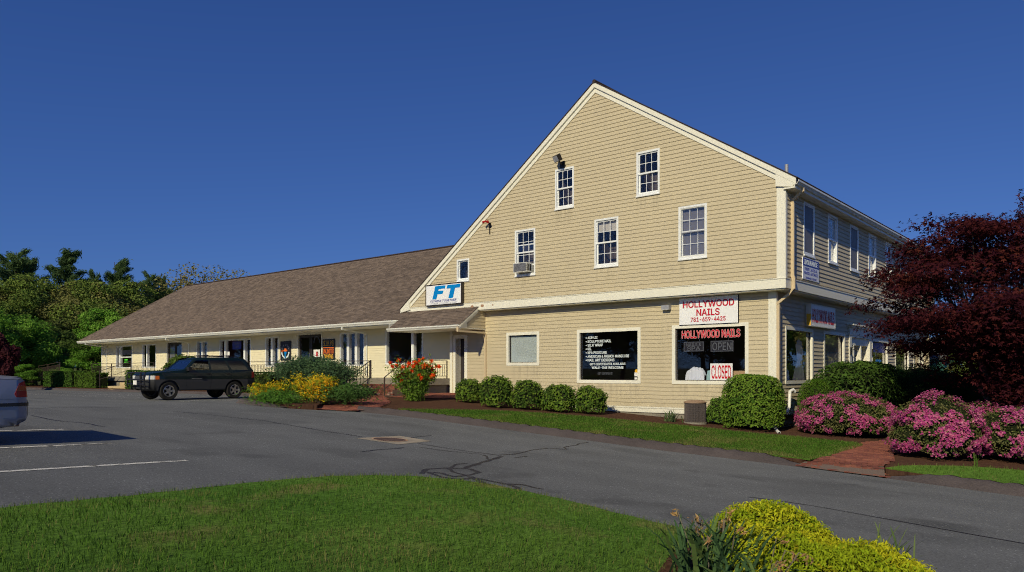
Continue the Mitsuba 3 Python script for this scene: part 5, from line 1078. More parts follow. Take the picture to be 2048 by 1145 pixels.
# little plants
def tuft(name, label, x, y, n, h, w, cols, seed, z=None, cat='grass tuft', width=0.018, droop=0.5):
    rng = np.random.default_rng(seed); k = thing(name, label, cat); z0 = float(bed_z(x, y)) if z is None else z
    V, F, C = [], [], []
    for i in range(n):
        a = rng.uniform(0, 2 * math.pi); b = np.array([x + rng.normal() * w * 0.35, y + rng.normal() * w * 0.35, z0 - 0.02]); hh = h * rng.uniform(0.55, 1.05); sp = w * rng.uniform(0.3, 1.0); out = np.array([math.cos(a), math.sin(a), 0]); sd = np.array([-math.sin(a), math.cos(a), 0]) * width * rng.uniform(0.6, 1.2)
        c = np.clip(np.array(cols[rng.integers(len(cols))]) * rng.uniform(0.75, 1.25), 0, 1); o = len(V)
        for j, t in enumerate((0, 0.35, 0.7, 0.92, 1.0)):
            p = b + out * sp * (t ** 1.7) + [0, 0, hh * (t - droop * 0.45 * t ** 3)]; wd = (0.85, 1.0, 0.8, 0.4, 0.03)[j]
            V += [p - sd * wd / 2 * 1.0, p + sd * wd / 2]; C += [c * (0.8 + 0.25 * t)] * 2
        F += [[o + 2 * j, o + 2 * j + 1, o + 2 * j + 3, o + 2 * j + 2] for j in range(4)]
    put(k, 'blades', MB().add(np.array(V), np.array(F)), 'leaf', color=np.array(C)); return k
tuft('spiky_plant', 'spiky pale green plant left of the condenser unit', -2.85, -1.25, 46, 0.50, 0.34, [(0.10, 0.16, 0.06), (0.13, 0.19, 0.08)], 71, cat='plant', width=0.03)
tuft('grass_tuft', 'thin grass tuft in the mulch below the right azalea', 5.95, -4.75, 12, 0.45, 0.12, [(0.12, 0.20, 0.04)], 72)
# ---- foreground: golden mounding shrub, iris clumps
def fg_mound():
    rng = np.random.default_rng(81); k = thing('golden_mound', 'bright yellow green mounding shrub in the foreground', 'shrub')
    lobes = [((6.41, -16.82), 0.57, 0.53), ((6.62, -17.2), 0.52, 0.41), ((6.95, -17.45), 0.5, 0.36), ((7.16, -17.02), 0.46, 0.36), ((7.38, -17.3), 0.44, 0.31), ((7.5, -17.6), 0.4, 0.26), ((6.42, -17.12), 0.36, 0.42)]
    def top(x, y):
        z = np.full(np.shape(x), -1.0)
        for (cx, cy), r, h in lobes:
            d2 = ((x - cx) ** 2 + (y - cy) ** 2) / r ** 2; z = np.maximum(z, h * np.sqrt(np.clip(1 - d2, 0, None)))
        return z
    n = 40000; x, y = rng.uniform(5.6, 8.2, n), rng.uniform(-18.3, -16.1, n); z = top(x, y); ok = z > 0.03; x, y, z = x[ok], y[ok], z[ok]
    e = 0.04; nx, ny = -(top(x + e, y) - top(x - e, y)) / (2 * e), -(top(x, y + e) - top(x, y - e)) / (2 * e); nx, ny = np.clip(nx, -3, 3), np.clip(ny, -3, 3)
    N_ = unit(np.stack([nx, ny, np.ones_like(nx)], 1)); z0 = island_z(x, y); P_ = np.stack([x, y, z0 + z], 1) + N_ * rng.uniform(-0.05, 0.03, (len(x), 1)) + N_ * (0.07 * (meshkit.fbm(np.stack([x, y, z], 1) * 4, 3) - 0.5))[:, None]
    # more of them on the steep flanks
    w = np.sqrt(1 + nx ** 2 + ny ** 2); rep = np.minimum(3, np.round(w)).astype(int); P_, N_ = np.repeat(P_, rep, 0), np.repeat(N_, rep, 0); P_ = P_ + rng.normal(size=P_.shape) * 0.012
    P_[:, 2] -= rng.random(len(P_)) * 0.02
    V, F = leaves(P_, N_ + rng.normal(size=P_.shape) * 0.5, 0.036 * rng.uniform(0.7, 1.35, len(P_)), rng, 0.40, 1.2, along=N_ * 0.8 + np.array([0, 0, 0.7]) + rng.normal(size=P_.shape) * 0.55)
    cols = [(0.30, 0.33, 0.012), (0.36, 0.37, 0.018), (0.22, 0.28, 0.014), (0.26, 0.25, 0.014)]
    put_leaves(k, 'leaves', V, F, tint(len(P_), cols, rng, pick=(meshkit.fbm(P_ * 3.5, 3) * 3.99).astype(int)))
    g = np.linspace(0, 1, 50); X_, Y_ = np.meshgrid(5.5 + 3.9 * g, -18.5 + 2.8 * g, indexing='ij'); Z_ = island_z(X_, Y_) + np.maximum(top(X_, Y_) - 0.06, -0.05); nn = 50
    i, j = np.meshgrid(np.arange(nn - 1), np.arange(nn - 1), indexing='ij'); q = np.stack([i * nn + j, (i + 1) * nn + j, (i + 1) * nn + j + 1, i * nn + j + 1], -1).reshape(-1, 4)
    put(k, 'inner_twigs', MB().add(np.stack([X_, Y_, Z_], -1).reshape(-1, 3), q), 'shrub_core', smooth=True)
fg_mound()
IRIS = [(0.075, 0.15, 0.06), (0.095, 0.18, 0.07), (0.065, 0.125, 0.055), (0.13, 0.20, 0.06)]
def dry_flowers(k, x, y, z0, n, h, w, seed):
    rng = np.random.default_rng(seed); m = MB(); V, F, C = [], [], []
    for i in range(n):
        a = rng.uniform(0, 2 * math.pi); t = np.array([x + w * rng.uniform(0.3, 1) * math.cos(a), y + w * rng.uniform(0.3, 1) * math.sin(a), z0 + h * rng.uniform(0.75, 1.05)])
        m.tube([(x + 0.1 * math.cos(a), y + 0.1 * math.sin(a), z0), tuple(t - [0.02, 0, 0.02]), tuple(t + [0.03 * math.cos(a), 0.03 * math.sin(a), -0.04])], [0.005, 0.004, 0.003], 4)
        p = np.repeat((t + [0.03 * math.cos(a), 0.03 * math.sin(a), -0.05])[None], 7, 0) + rng.normal(size=(7, 3)) * 0.016; v, f = leaves(p, rng.normal(size=(7, 3)), 0.06, rng, 0.3); put_leaves(k, 'withered_flower', v, f, tint(7, [(0.36, 0.23, 0.10), (0.26, 0.155, 0.07)], rng))
    put(k, 'stalks', m, 'bark_pale', kind='stuff')
zz = float(island_z(np.array([6.3]), np.array([-17.75]))[0])
k = tuft('iris_clump', 'dark green strap leaved clump with withered flowers left of the golden mound', 6.30, -17.64, 115, 0.62, 0.46, IRIS, 82, z=zz, cat='plant', width=0.030, droop=0.55)
dry_flowers(k, 6.28, -17.62, zz, 10, 0.50, 0.38, 83)
k = tuft('iris_clump', 'second strap leaved clump lying against the front of the golden mound', 6.66, -17.90, 105, 0.46, 0.46, IRIS, 84, z=zz, cat='plant', width=0.029, droop=0.8)
dry_flowers(k, 6.64, -17.85, zz, 5, 0.42, 0.4, 85)
tuft('iris_clump', 'sparse strap leaves behind the golden mound, against the asphalt', 7.18, -16.55, 26, 0.50, 0.26, [(0.10, 0.16, 0.05), (0.16, 0.22, 0.08)], 86, z=zz - 0.05, cat='plant', width=0.022, droop=0.3)
bush('dark_shrub', 'small dark green shrub at the right end of the golden mound', 7.72, -17.25, (0.16, 0.16, 0.30), 900, 0.04, [(0.02, 0.04, 0.012), (0.03, 0.055, 0.015)], None, 0.25, 87, 0.4, z=float(island_z(np.array([7.7]), np.array([-17.2]))[0]))
# ---- grass blades
def grass(name, label, poly, n, h, zf, seed, wd=0.006, near=None, segs=2):
    rng = np.random.default_rng(seed); x0, y0, x1, y1 = poly.bounds
    from shapely import contains_xy, points, distance
    edge = poly.boundary; poly = poly.buffer(0.035)
    p = np.column_stack([rng.uniform(x0, x1, n * 3), rng.uniform(y0, y1, n * 3)]); p = p[contains_xy(poly, p[:, 0], p[:, 1])]
    v = p - CAM[:2]; dep = v @ FWD[:2]; lat = v @ np.array([0.7654, 0.6435]); keep = (dep > 2.5) & (np.abs(lat) < 0.70 * dep + 0.6)
    p, dep = p[keep], dep[keep]
    if near: p = p[rng.random(len(p)) < np.clip((near / dep) ** 1.6, 0, 1)]
    p = p[:n]; dep = (p - CAM[:2]) @ FWD[:2]
    m = len(p); g = meshkit.fbm(np.column_stack([p * 0.8, p[:, :1] * 0]), 3, 5); dry = meshkit.fbm(np.column_stack([p * 1.4 + 9, p[:, :1] * 0]), 3, 6)
    hh = h * rng.uniform(0.5, 1.25, m) * (0.8 + 0.5 * g); a = rng.uniform(0, 2 * math.pi, m); lean = rng.uniform(0.1, 0.9, m) * hh
    z = zf(p[:, 0], p[:, 1]); b = np.column_stack([p, z]); out = np.column_stack([np.cos(a), np.sin(a), 0 * a]); sd = np.column_stack([-np.sin(a), np.cos(a), 0 * a]) * (wd * np.maximum(1, dep / 9) * rng.uniform(0.7, 1.3, m))[:, None] / 2
    mid = b + out * (lean * 0.35)[:, None] + np.array([0, 0, 1.0]) * (hh * 0.6)[:, None]; tip = b + out * lean[:, None] + np.array([0, 0, 1.0]) * hh[:, None]
    V = np.stack([b - sd, b + sd, mid + sd * 0.8, mid - sd * 0.8, tip], 1).reshape(-1, 3); i = np.arange(m)[:, None] * 5; F = np.vstack([i + [0, 1, 2], i + [0, 2, 3], i + [3, 2, 4]])
    base = np.array([0.050, 0.134, 0.018]) * (1 - g)[:, None] + np.array([0.125, 0.215, 0.034]) * g[:, None]
    near_edge = np.exp(-distance(points(p), edge) / 0.10)[:, None]
    yl = np.clip(np.clip((dry - 0.55) * 4, 0, 0.75)[:, None] * rng.random((m, 1)) + (rng.random((m, 1)) > 0.93) * 0.6 + 0.6 * near_edge * rng.random((m, 1)), 0, 0.85)
    C = np.repeat(np.clip((base * (1 - yl) + np.array([0.25, 0.205, 0.09]) * yl) * rng.uniform(0.7, 1.3, (m, 1)), 0, 1), 5, 0)
    k = thing(name, label, 'grass', kind='stuff'); put(k, None, MB().add(V, F), 'leaf', color=C)
grass('lawn_grass', 'short mown grass of the foreground lawn', island.difference(FB_BED), 260000, 0.050, island_z, 91, 0.0052, near=5.2)
grass('lawn_grass', 'short mown grass of the strip below the shrub bed', lawn_strip, 60000, 0.050, lambda x, y: bed_z(x, y) + 0.02, 92, 0.006)
grass('lawn_grass', 'short mown grass at the right edge below the azaleas', lawn_right, 16000, 0.05, lambda x, y: bed_z(x, y) + 0.02, 93, 0.006)
# ================================================================ trees
def make_crown(seed, H, R, ncl, nleaf, size, cols, bottom=0.28, squash=0.8):
    """returns (trunk mesh, leaf V, F, C) of a broadleaf tree standing at the origin"""
    rng = np.random.default_rng(seed); tr = MB(); h0 = H * bottom
    bend = rng.normal(size=2) * 0.03 * H
    tr.tube([(0, 0, -0.3), (bend[0] * 0.3, bend[1] * 0.3, h0), (bend[0], bend[1], H * 0.62), (bend[0] * 1.3, bend[1] * 1.3, H * 0.9)], [0.022 * H, 0.016 * H, 0.009 * H, 0.002 * H], 7)
    P_, N_, K_ = [], [], []
    cz = (h0 + H) / 2; rz_ = (H - h0) / 2
    for i in range(ncl):
        d = unit(rng.normal(size=3)); q = rng.random() ** 0.45
        c = np.array([R * d[0] * q, R * d[1] * q, cz + rz_ * d[2] * q * 0.92]); c[:2] *= 1.0 - 0.35 * max(0, (c[2] - cz) / rz_)
        r = R * rng.uniform(0.20, 0.42)
        t0 = np.array([bend[0] * 0.6, bend[1] * 0.6, min(c[2] * 0.72, H * 0.75)])
        if i % 2 == 0: tr.tube([t0, (t0 + c) / 2 + [0, 0, 0.05 * H], c], [0.007 * H, 0.004 * H, 0.0012 * H], 5)
        n = int(nleaf / ncl * (r / (0.31 * R)) ** 2); o = unit(rng.normal(size=(n, 3))); rad = r * (0.45 + 0.55 * rng.random((n, 1)) ** 0.5) * (1 + 0.35 * (meshkit.fbm(o * 2.5 + i, 2, i)[:, None] - 0.5) * 2)
        P_.append(c + o * rad * [1, 1, squash]); N_.append(o + [0, 0, 0.4]); K_.append(np.full(n, i))
    P_, N_, K_ = np.vstack(P_), np.vstack(N_), np.concatenate(K_)
    V, F = leaves(P_, N_, size * rng.uniform(0.6, 1.3, len(P_)), rng, 0.6, 1.1)
    ck = rng.integers(0, len(cols), ncl)[K_]; cols = np.array(cols) * 1.5
    return tr, V, F, tint(len(P_), cols, rng, pick=ck)
def make_pine(seed, H, R, nwh, nleaf, cols):
    rng = np.random.default_rng(seed); tr = MB(); tr.tube([(0, 0, -0.3), (0.01 * H, 0, H * 0.6), (0, 0.01 * H, H)], [0.022 * H, 0.012 * H, 0.002 * H], 7); P_, N_, A_ = [], [], []
    for w in range(nwh):
        z = H * (0.30 + 0.68 * (w + rng.uniform(-0.4, 0.4)) / nwh); L0 = R * (1.05 - 0.82 * (w / nwh) ** 1.3)
        for b in range(rng.integers(3, 6)):
            a = rng.uniform(0, 2 * math.pi); L = L0 * rng.uniform(0.5, 1.15); up = (rng.uniform(0.10, 0.5) + 0.7 * (w / nwh) ** 2) * L
            e = np.array([L * math.cos(a), L * math.sin(a), z + up]); s = np.array([0, 0, z]); mid = (s + e) / 2 - [0, 0, 0.05 * L]
            tr.tube([s, mid, e], [0.006 * H, 0.004 * H, 0.001 * H], 4)
            n = max(12, int(nleaf / (nwh * 4))); t = (0.12 + 0.92 * rng.random(n) ** 0.8)[:, None]; p = (1 - t) ** 2 * s + 2 * t * (1 - t) * mid + t * t * e
            o = rng.normal(size=(n, 3)) * np.array([0.17, 0.17, 0.11]) * (0.45 + 0.55 * L0 / R) * R * 0.45; P_.append(p + o); N_.append(o + [0, 0, 0.5]); A_.append(np.repeat(((e - s) / L)[None] + [0, 0, 0.3], n, 0))
    P_, N_, A_ = map(np.vstack, (P_, N_, A_)); V, F = leaves(P_, N_, 0.50 * rng.uniform(0.6, 1.3, len(P_)), rng, 0.15, 1.0, along=A_)
    return tr, V, F, tint(len(P_), cols, rng)
OL = [(0.085, 0.120, 0.026), (0.10, 0.135, 0.034), (0.07, 0.105, 0.024), (0.115, 0.118, 0.04)]
GR = [(0.075, 0.16, 0.022), (0.10, 0.19, 0.028), (0.062, 0.13, 0.02)]
DK = [(0.05, 0.08, 0.02), (0.068, 0.095, 0.024), (0.055, 0.07, 0.022)]
SPEC = [make_crown(101, 12, 3.6, 60, 22000, 0.24, OL, 0.2), make_crown(102, 12, 3.4, 56, 20000, 0.24, OL[::-1] + [(0.12, 0.10, 0.035)], 0.2), make_crown(103, 12, 3.8, 46, 16000, 0.27, GR, 0.12),
        make_crown(104, 12, 3.4, 42, 15000, 0.27, GR + DK[:1], 0.15), make_crown(105, 12, 3.4, 30, 7000, 0.32, DK, 0.2), make_crown(106, 12, 4.0, 60, 4200, 0.26, [(0.11, 0.10, 0.035), (0.13, 0.12, 0.04)], 0.2)]
PINES = [make_pine(111, 14, 3.6, 15, 14000, [(0.075, 0.125, 0.05), (0.095, 0.15, 0.058)]), make_pine(112, 14, 3.4, 14, 14000, [(0.075, 0.125, 0.05), (0.095, 0.15, 0.058)])]
def shapes_of(spec, n=[0]):
    tr, V, F, C = spec; n[0] += 1; g = f'group_tree_{n[0]}'
    scene[g] = {'type': 'shapegroup', 'trunk': mikit.ply(tr.mesh(), 'mat_bark', smooth=True), 'crown': mikit.ply(MB().add(V, F).mesh(), 'mat_leaf', color=C)}
    return g
SH = [shapes_of(s) for s in SPEC]; SHP = [shapes_of(s) for s in PINES]
def plant_tree(name, label, shapes, x, y, H, base=12.0, width=1.0, rot=0.0, group=None, z=None):
    k = thing(name, label, 'tree', group); s = H / base; z = float(road_z(max(-60, x), min(60, y))) - 0.1 if z is None else z
    M = T().translate([x, y, z]).rotate([0, 0, 1], rot).scale([s * width, s * width, s])
    scene[k] = {'type': 'instance', 'to_world': M, 'shapegroup': {'type': 'ref', 'id': shapes}}; return k
# (x, y, height, kind, width, label)
for n, (x, y, H, k, w, lab) in enumerate([
    (-77.1, 3.1, 13.2, 0, 1.0, 'tallest dark pine at the far left edge of the woods'), (-83.7, 6.7, 13.2, 1, 0.8, 'narrow pine just right of the far left pine'), (-76.6, 7.5, 13.4, 1, 1.15, 'broad spreading pine standing clear above the left woods'),
    (-80.7, 11.8, 12.4, 0, 0.7, 'small pine top right of the broad spreading pine'), (-74.7, 11.7, 12.9, 1, 1.0, 'ragged pine above the woods left of the brown roof'), (-77.9, 16.8, 12.4, 0, 0.7, 'pine close above the sloping end of the brown roof'), (-80.9, 19.5, 12.4, 1, 0.8, 'last dark pine before the roof hides the woods')]):
    plant_tree('pine_tree', lab, SHP[k], x, y, H, 14.0, w, 37 * n)
for n, (x, y, H, k, w, lab) in enumerate([
    (-73.3, -0.2, 9.9, 0, 1.2, 'olive tree at the extreme left of the woods'), (-76.8, 2.1, 10.8, 1, 1.2, 'brownish olive tree below the far left pine'), (-73.0, 2.6, 10.4, 0, 1.2, 'olive tree third from the left edge'), (-75.9, 5.5, 11.0, 1, 1.2, 'brownish olive tree below the broad pine'),
    (-71.9, 6.2, 10.3, 0, 1.15, 'olive tree right of the broad pine'), (-74.9, 8.8, 10.9, 4, 1.1, 'dark tree in the middle of the left woods'), (-70.4, 8.7, 10.3, 0, 1.2, 'olive tree below the ragged pine'), (-72.2, 11.2, 10.8, 1, 1.2, 'brownish olive tree right of the ragged pine'),
    (-72.9, 13.1, 10.8, 0, 1.2, 'olive tree behind the roof hip'), (-75.8, 16.0, 11.2, 4, 1.1, 'dark tree behind the roof hip'), (-76.4, 18.0, 11.0, 1, 1.2, 'brownish tree where the woods meet the roof'), (-76.8, 20.3, 14.0, 5, 1.2, 'sparse budding tree showing left above the roof ridge'),
    (-78.7, 24.0, 14.4, 5, 1.2, 'sparse budding tree in the middle above the roof ridge'), (-75.1, 25.4, 13.8, 5, 1.1, 'rightmost sparse budding tree above the roof ridge'), (-60.7, -2.7, 6.9, 2, 1.5, 'fresh green tree at the left edge behind the silver sedan'), (-59.4, -1.6, 5.9, 2, 1.4, 'fresh green tree right of the small purple tree'),
    (-57.1, -4.9, 5.6, 3, 1.5, 'leafy green tree just outside the left edge'), (-64.9, 1.6, 6.2, 4, 1.3, 'dark tree deep in the gap of the woods'), (-67.9, 4.3, 7.0, 4, 1.2, 'dark tree beside the gap of the woods'), (-55.3, 1.9, 4.6, 3, 1.6, 'bright bushy tree at the left corner of the shop row'),
    (-56.1, 3.8, 4.0, 3, 1.6, 'bright bushy tree behind the left corner of the shop row'), (-73.3, 7.6, 8.2, 2, 1.1, 'green tree half way up the woods'), (-54.2, -3.2, 1.9, 3, 2.6, 'low green bush at the edge of the lot'), (-54.5, -1.0, 1.8, 2, 2.4, 'low bush left of the mesh fence'), (-66.5, 6.8, 7.4, 3, 1.2, 'leafy green tree above the roof corner'),
    (1.9, 24.0, 4.2, 0, 1.2, 'olive tree behind the dark hedge, below the maple'), (0.5, 42.0, 5.6, 1, 1.6, 'olive tree far behind the maple trunk'), (-62.0, -7.5, 3.6, 3, 2.0, 'low leafy tree behind the tail of the silver sedan'), (-66.0, -2.5, 4.6, 4, 1.8, 'dark understory tree behind the small purple tree'), (-62.0, 0.8, 3.4, 2, 2.0, 'low green tree at the foot of the left woods'), (-68.0, 2.0, 6.0, 4, 1.5, 'dark tree at the heart of the left woods'), (-52.8, 5.5, 3.6, 2, 1.5, 'bright bush touching the left end of the roof'), (4.5, 26.0, 4.2, 4, 1.5, 'dark tree behind the maple at the right edge'), (16.0, 22.0, 4.6, 3, 1.7, 'green tree outside the right edge')]):
    plant_tree('leafy_tree', lab, SH[k], x, y, H, 12.0, w, 51 * n)
for n, (x, y, H, k) in enumerate([(9, 40, 10, 1), (14, 47, 11, 3), (11, 56, 12, 0), (20, 52, 11, 4), (26, 62, 12, 0)]):
    plant_tree('side_tree', 'tree beyond the right edge, seen only mirrored in the side windows', SH[k], x, y, H, 12.0, 1.5, 40 * n, group='trees beyond the right edge')
for n, (x, y, H, k) in enumerate([(-40, -80, 13, 1), (-46, -90, 14, 4), (-54, -78, 12, 0), (-64, -74, 13, 2), (-75, -68, 13, 4), (-85, -60, 12, 1), (-93, -50, 13, 3), (-99, -40, 13, 0), (-104, -29, 12, 4), (-28, -86, 13, 0), (-15, -90, 13, 4), (-34, -74, 9, 3), (-59, -66, 9, 2), (0, -92, 13, 1)]):
    plant_tree('street_tree', 'tree across the street behind the viewer, seen only mirrored in windows', SH[k], x, y, H, 12.0, 1.6, 40 * n, group='trees across the street')
# purple leaved small tree at the left edge
PU = make_crown(121, 12, 3.8, 26, 5200, 0.75, [(0.045, 0.014, 0.018), (0.06, 0.02, 0.022), (0.035, 0.012, 0.015)], 0.2)
plant_tree('purple_tree', 'small purple leaved tree at the left edge above the silver sedan', shapes_of(PU), -46.2, -7.2, 4.1, 12.0, 0.78, 0)
# ---- red maple in front of the side wall
def maple():
    rng = np.random.default_rng(131); k = thing('maple_tree', 'dark red spreading maple filling the right edge before the side wall', 'tree'); x, y = 5.75, 0.75; z0 = float(bed_z(x, y))
    tr = MB(); P_, N_, A_ = [], [], []
    c = np.array([x + 0.15, y + 0.05, 3.55]); R = np.array([3.2, 3.2, 2.6])
    stems = []
    for i in range(5):
        a = i * 1.26 + 0.4; e = np.array([x + 0.9 * math.cos(a), y + 0.9 * math.sin(a), z0 + 2.3]); stems.append(e)
        tr.tube([(x + 0.10 * math.cos(a), y + 0.10 * math.sin(a), z0 - 0.1), (x + 0.25 * math.cos(a + 0.4), y + 0.25 * math.sin(a + 0.4), z0 + 1.0), tuple(e)], [0.13, 0.10, 0.07], 8)
    tr.tube([(x, y, z0 - 0.1), (x, y, z0 + 0.5)], [0.24, 0.17], 10)
    for i in range(470):
        d = unit(rng.normal(size=3)); q = rng.uniform(0.25, 1.0) ** 0.6; lump = 0.72 + 0.62 * float(meshkit.fbm(d[None] * 2.1 + 3, 3, 4)[0])
        p = c + R * d * q * lump
        if i % 4 == 0: p = np.array([x + 0.7654 * (l_ := rng.uniform(-0.6, 2.8)) + 0.6435 * (m_ := rng.uniform(-0.3, 1.9)), y + 0.6435 * l_ - 0.7654 * m_, rng.uniform(0.95, 2.4)])   # low skirts on the far side of the path
        lat = (p[0] - x) * 0.7654 + (p[1] - y) * 0.6435; low = 0.85 + 1.45 * float(1 - ss(-1.9, 0.1, lat))
        if p[2] < low + 0.25 * math.sin(3 * math.atan2(p[1] - y, p[0] - x)): continue
        s = stems[int(np.argmin([np.linalg.norm(p - t) for t in stems]))]
        if i % 2 == 0: tr.tube([s, (s + p) / 2 + [0, 0, 0.25], p], [0.035, 0.02, 0.006], 5)
        n = 215; rr = rng.uniform(0.42, 0.75); o = np.clip(rng.normal(size=(n, 3)), -1.7, 1.7) * np.array([rr, rr, 0.17]) * 0.62; out = np.array([d[0], d[1], -0.25])
        o[:, 2] -= 0.22 * (o[:, 0] * d[0] + o[:, 1] * d[1]).clip(0, None) ** 2
        P_.append(p + o); N_.append(np.repeat(np.array([[d[0] * 0.3, d[1] * 0.3, 0.9]]), n, 0)); A_.append(np.repeat(out[None], n, 0) + rng.normal(size=(n, 3)) * 0.5)
    P_, N_, A_ = map(np.vstack, (P_, N_, A_))
    # each leaf: three narrow lobes
    cols = [(0.042, 0.010, 0.014), (0.060, 0.014, 0.016), (0.032, 0.008, 0.013), (0.078, 0.021, 0.016)]
    pick = (meshkit.noise(P_ * 2.5, 3) * 3.999).astype(int); V_, F_, C_ = [], [], []; off = 0
    base = tint(len(P_), cols, rng, per=1, pick=pick); up = unit(N_ + rng.normal(size=P_.shape) * 0.45); d0 = unit(A_ - up * (A_ * up).sum(1, keepdims=True)); s0 = np.cross(up, d0); L = 0.095 * rng.uniform(0.75, 1.3, (len(P_), 1))
    for ang, ln in ((0, 1.0), (0.85, 0.8), (-0.85, 0.8)):
        d = d0 * math.cos(ang) + s0 * math.sin(ang); s = np.cross(up, d)
        v = np.stack([P_, P_ + d * L * ln * 0.5 + s * L * 0.17, P_ + d * L * ln - up * L * 0.12, P_ + d * L * ln * 0.5 - s * L * 0.17], 1).reshape(-1, 3); i = np.arange(len(P_))[:, None] * 4
        V_.append(v); F_.append(np.vstack([i + [0, 1, 2], i + [0, 2, 3]]) + off); off += len(v); C_.append(np.repeat(base, 4, 0))
    put(k, 'trunk', tr, 'bark', smooth=True); put_leaves(k, 'crown', np.vstack(V_), np.vstack(F_), np.vstack(C_))
maple()
# ================================================================ vehicles
mat('green_paint', (0.002, 0.011, 0.011), 0.4, spec=0.4, clearcoat=0.8, clearcoat_gloss=0.95)
mat('silver_paint', (0.24, 0.26, 0.33), 0.35, metallic=0.35, clearcoat=1.0, clearcoat_gloss=0.95)
mat('white_car_paint', (0.70, 0.70, 0.70), 0.35, clearcoat=1.0)
mat('cladding', (0.038, 0.039, 0.042), 0.55)
mat('tyre', (0.022, 0.021, 0.020), 0.85, spec=0.2)
mat('alloy', (0.55, 0.55, 0.57), 0.28, metallic=0.85)
mat('chrome', (0.75, 0.75, 0.76), 0.12, metallic=1.0)
mat('headlight', (0.62, 0.62, 0.60), 0.15, spec=0.8, clearcoat=1.0)
mat('amber', (0.75, 0.16, 0.01), 0.2, clearcoat=1.0)
mat('tail_red', (0.35, 0.01, 0.012), 0.18, clearcoat=1.0)
mat('tail_amber', (0.42, 0.07, 0.012), 0.18, clearcoat=1.0)
mat('car_black', (0.018, 0.017, 0.018), 0.4)
mat('car_seat', (0.03, 0.028, 0.026), 0.9)
def man(mesh): return m3.Manifold(m3.Mesh(np.asarray(mesh.vertices, np.float32), np.asarray(mesh.faces, np.uint32)))
def ext(poly, h):
    rings = [np.array(poly.exterior.coords)[:-1]] + [np.array(r.coords)[:-1] for r in poly.interiors]
    return m3.Manifold.extrude(m3.CrossSection([r.tolist() for r in rings], m3.FillRule.EvenOdd), h)
def side_ext(poly, y0, y1): return ext(poly, y1 - y0).rotate([90, 0, 0]).translate([0, y1, 0])
def front_ext(poly, x0, x1): return ext(poly, x1 - x0).transform([[0, 0, 1, x0], [1, 0, 0, 0], [0, 1, 0, 0]])
def rnd(pts, r): return sg.Polygon(pts).buffer(-r, 6).buffer(2 * r, 6).buffer(-r, 6)
class Car:
    def __init__(s, side, half, plan, axles, arch, track):
        s.side, s.half, s.plan = side, sg.Polygon(half + [(-a, b) for a, b in half[::-1]]).buffer(-0.04, 4).buffer(0.04, 4), plan
        s.arches = m3.Manifold()
        for x in axles:
            for y in (1, -1):
                c = m3.Manifold.cylinder(0.34, arch, arch, 40).rotate([90, 0, 0]).translate([x, y * (track + 0.18) + (0.17), 0.355]); s.arches = s.arches + c
    def body(s, i=0.0):
        b = lambda p: p.buffer(-i, 4)
        return side_ext(b(s.side), -1.2, 1.2) ^ front_ext(b(s.half), -3, 3) ^ ext(b(s.plan), 3.0)
    def skin(s, region, out=0.004, inn=0.02): return (s.body(-out) - s.body(inn)) ^ region
def wheel(parent, X, Y, r, w, M, rimr, spokes=5):
    """tyre, rim, hub; the outer face towards sign(Y)"""
    k = new_key(parent + '__wheel'); sgn = 1 if Y > 0 else -1
    def lathe(prof):
        m = trimesh.creation.revolve(np.array(prof), sections=36); v = np.array(m.vertices); v = np.column_stack([v[:, 0], v[:, 2] * sgn, v[:, 1]]); return trimesh.Trimesh(v, m.faces if sgn < 0 else m.faces[:, ::-1], process=False)
    def place(m): v = np.asarray(m.vertices) + [X, Y, r]; return MB(M).add(v, m.faces)
    h = w / 2
    put(k, 'tyre', place(lathe([(rimr, -h * 0.9), (r * 0.90, -h), (r * 0.98, -h * 0.75), (r, -h * 0.3), (r, h * 0.3), (r * 0.98, h * 0.75), (r * 0.90, h), (rimr, h * 0.9)])), 'tyre', smooth=40)
    put(k, 'rim', place(lathe([(rimr * 1.01, -h * 0.8), (rimr * 1.01, h * 0.86), (rimr * 0.93, h * 0.90), (rimr * 0.86, h * 0.55), (rimr * 0.84, -h * 0.8)])), 'alloy', smooth=40)
    put(k, 'brake_disc', place(lathe([(0.0, -h * 0.1), (rimr * 0.85, -h * 0.1), (rimr * 0.85, -h * 0.2)])), 'car_black')
    star = sg.Point(0, 0).buffer(rimr * 0.30, 16)
    for q in range(spokes):
        a = 2 * math.pi * q / spokes + 0.3; star = star.union(sa.rotate(sg.Polygon([(-rimr * 0.20, 0), (rimr * 0.20, 0), (rimr * 0.15, rimr * 0.88), (-rimr * 0.15, rimr * 0.88)]), math.degrees(a), origin=(0, 0)))
    e = trimesh.creation.extrude_polygon(star, h * 0.25, engine='earcut'); v = np.array(e.vertices); v = np.column_stack([v[:, 0], sgn * (v[:, 2] + h * 0.45), v[:, 1]])
    put(k, 'spokes', place(trimesh.Trimesh(v, e.faces if sgn < 0 else e.faces[:, ::-1], process=False)), 'alloy')
    put(k, 'hub_cap', place(lathe([(0, h * 0.78), (rimr * 0.16, h * 0.76), (rimr * 0.18, h * 0.5)])), 'chrome')
def placing(x, y, z, deg):
    a = math.radians(deg); c, s = math.cos(a), math.sin(a)
    return lambda v: np.column_stack([x + c * v[:, 0] - s * v[:, 1], y + s * v[:, 0] + c * v[:, 1], z + v[:, 2]])
def mm(manifold, M): q = manifold.to_mesh(); return MB(M).add(q.vert_properties[:, :3], q.tri_verts)
def box3(x0, x1, y0, y1, z0, z1): return m3.Manifold.cube([x1 - x0, y1 - y0, z1 - z0]).translate([x0, y0, z0])

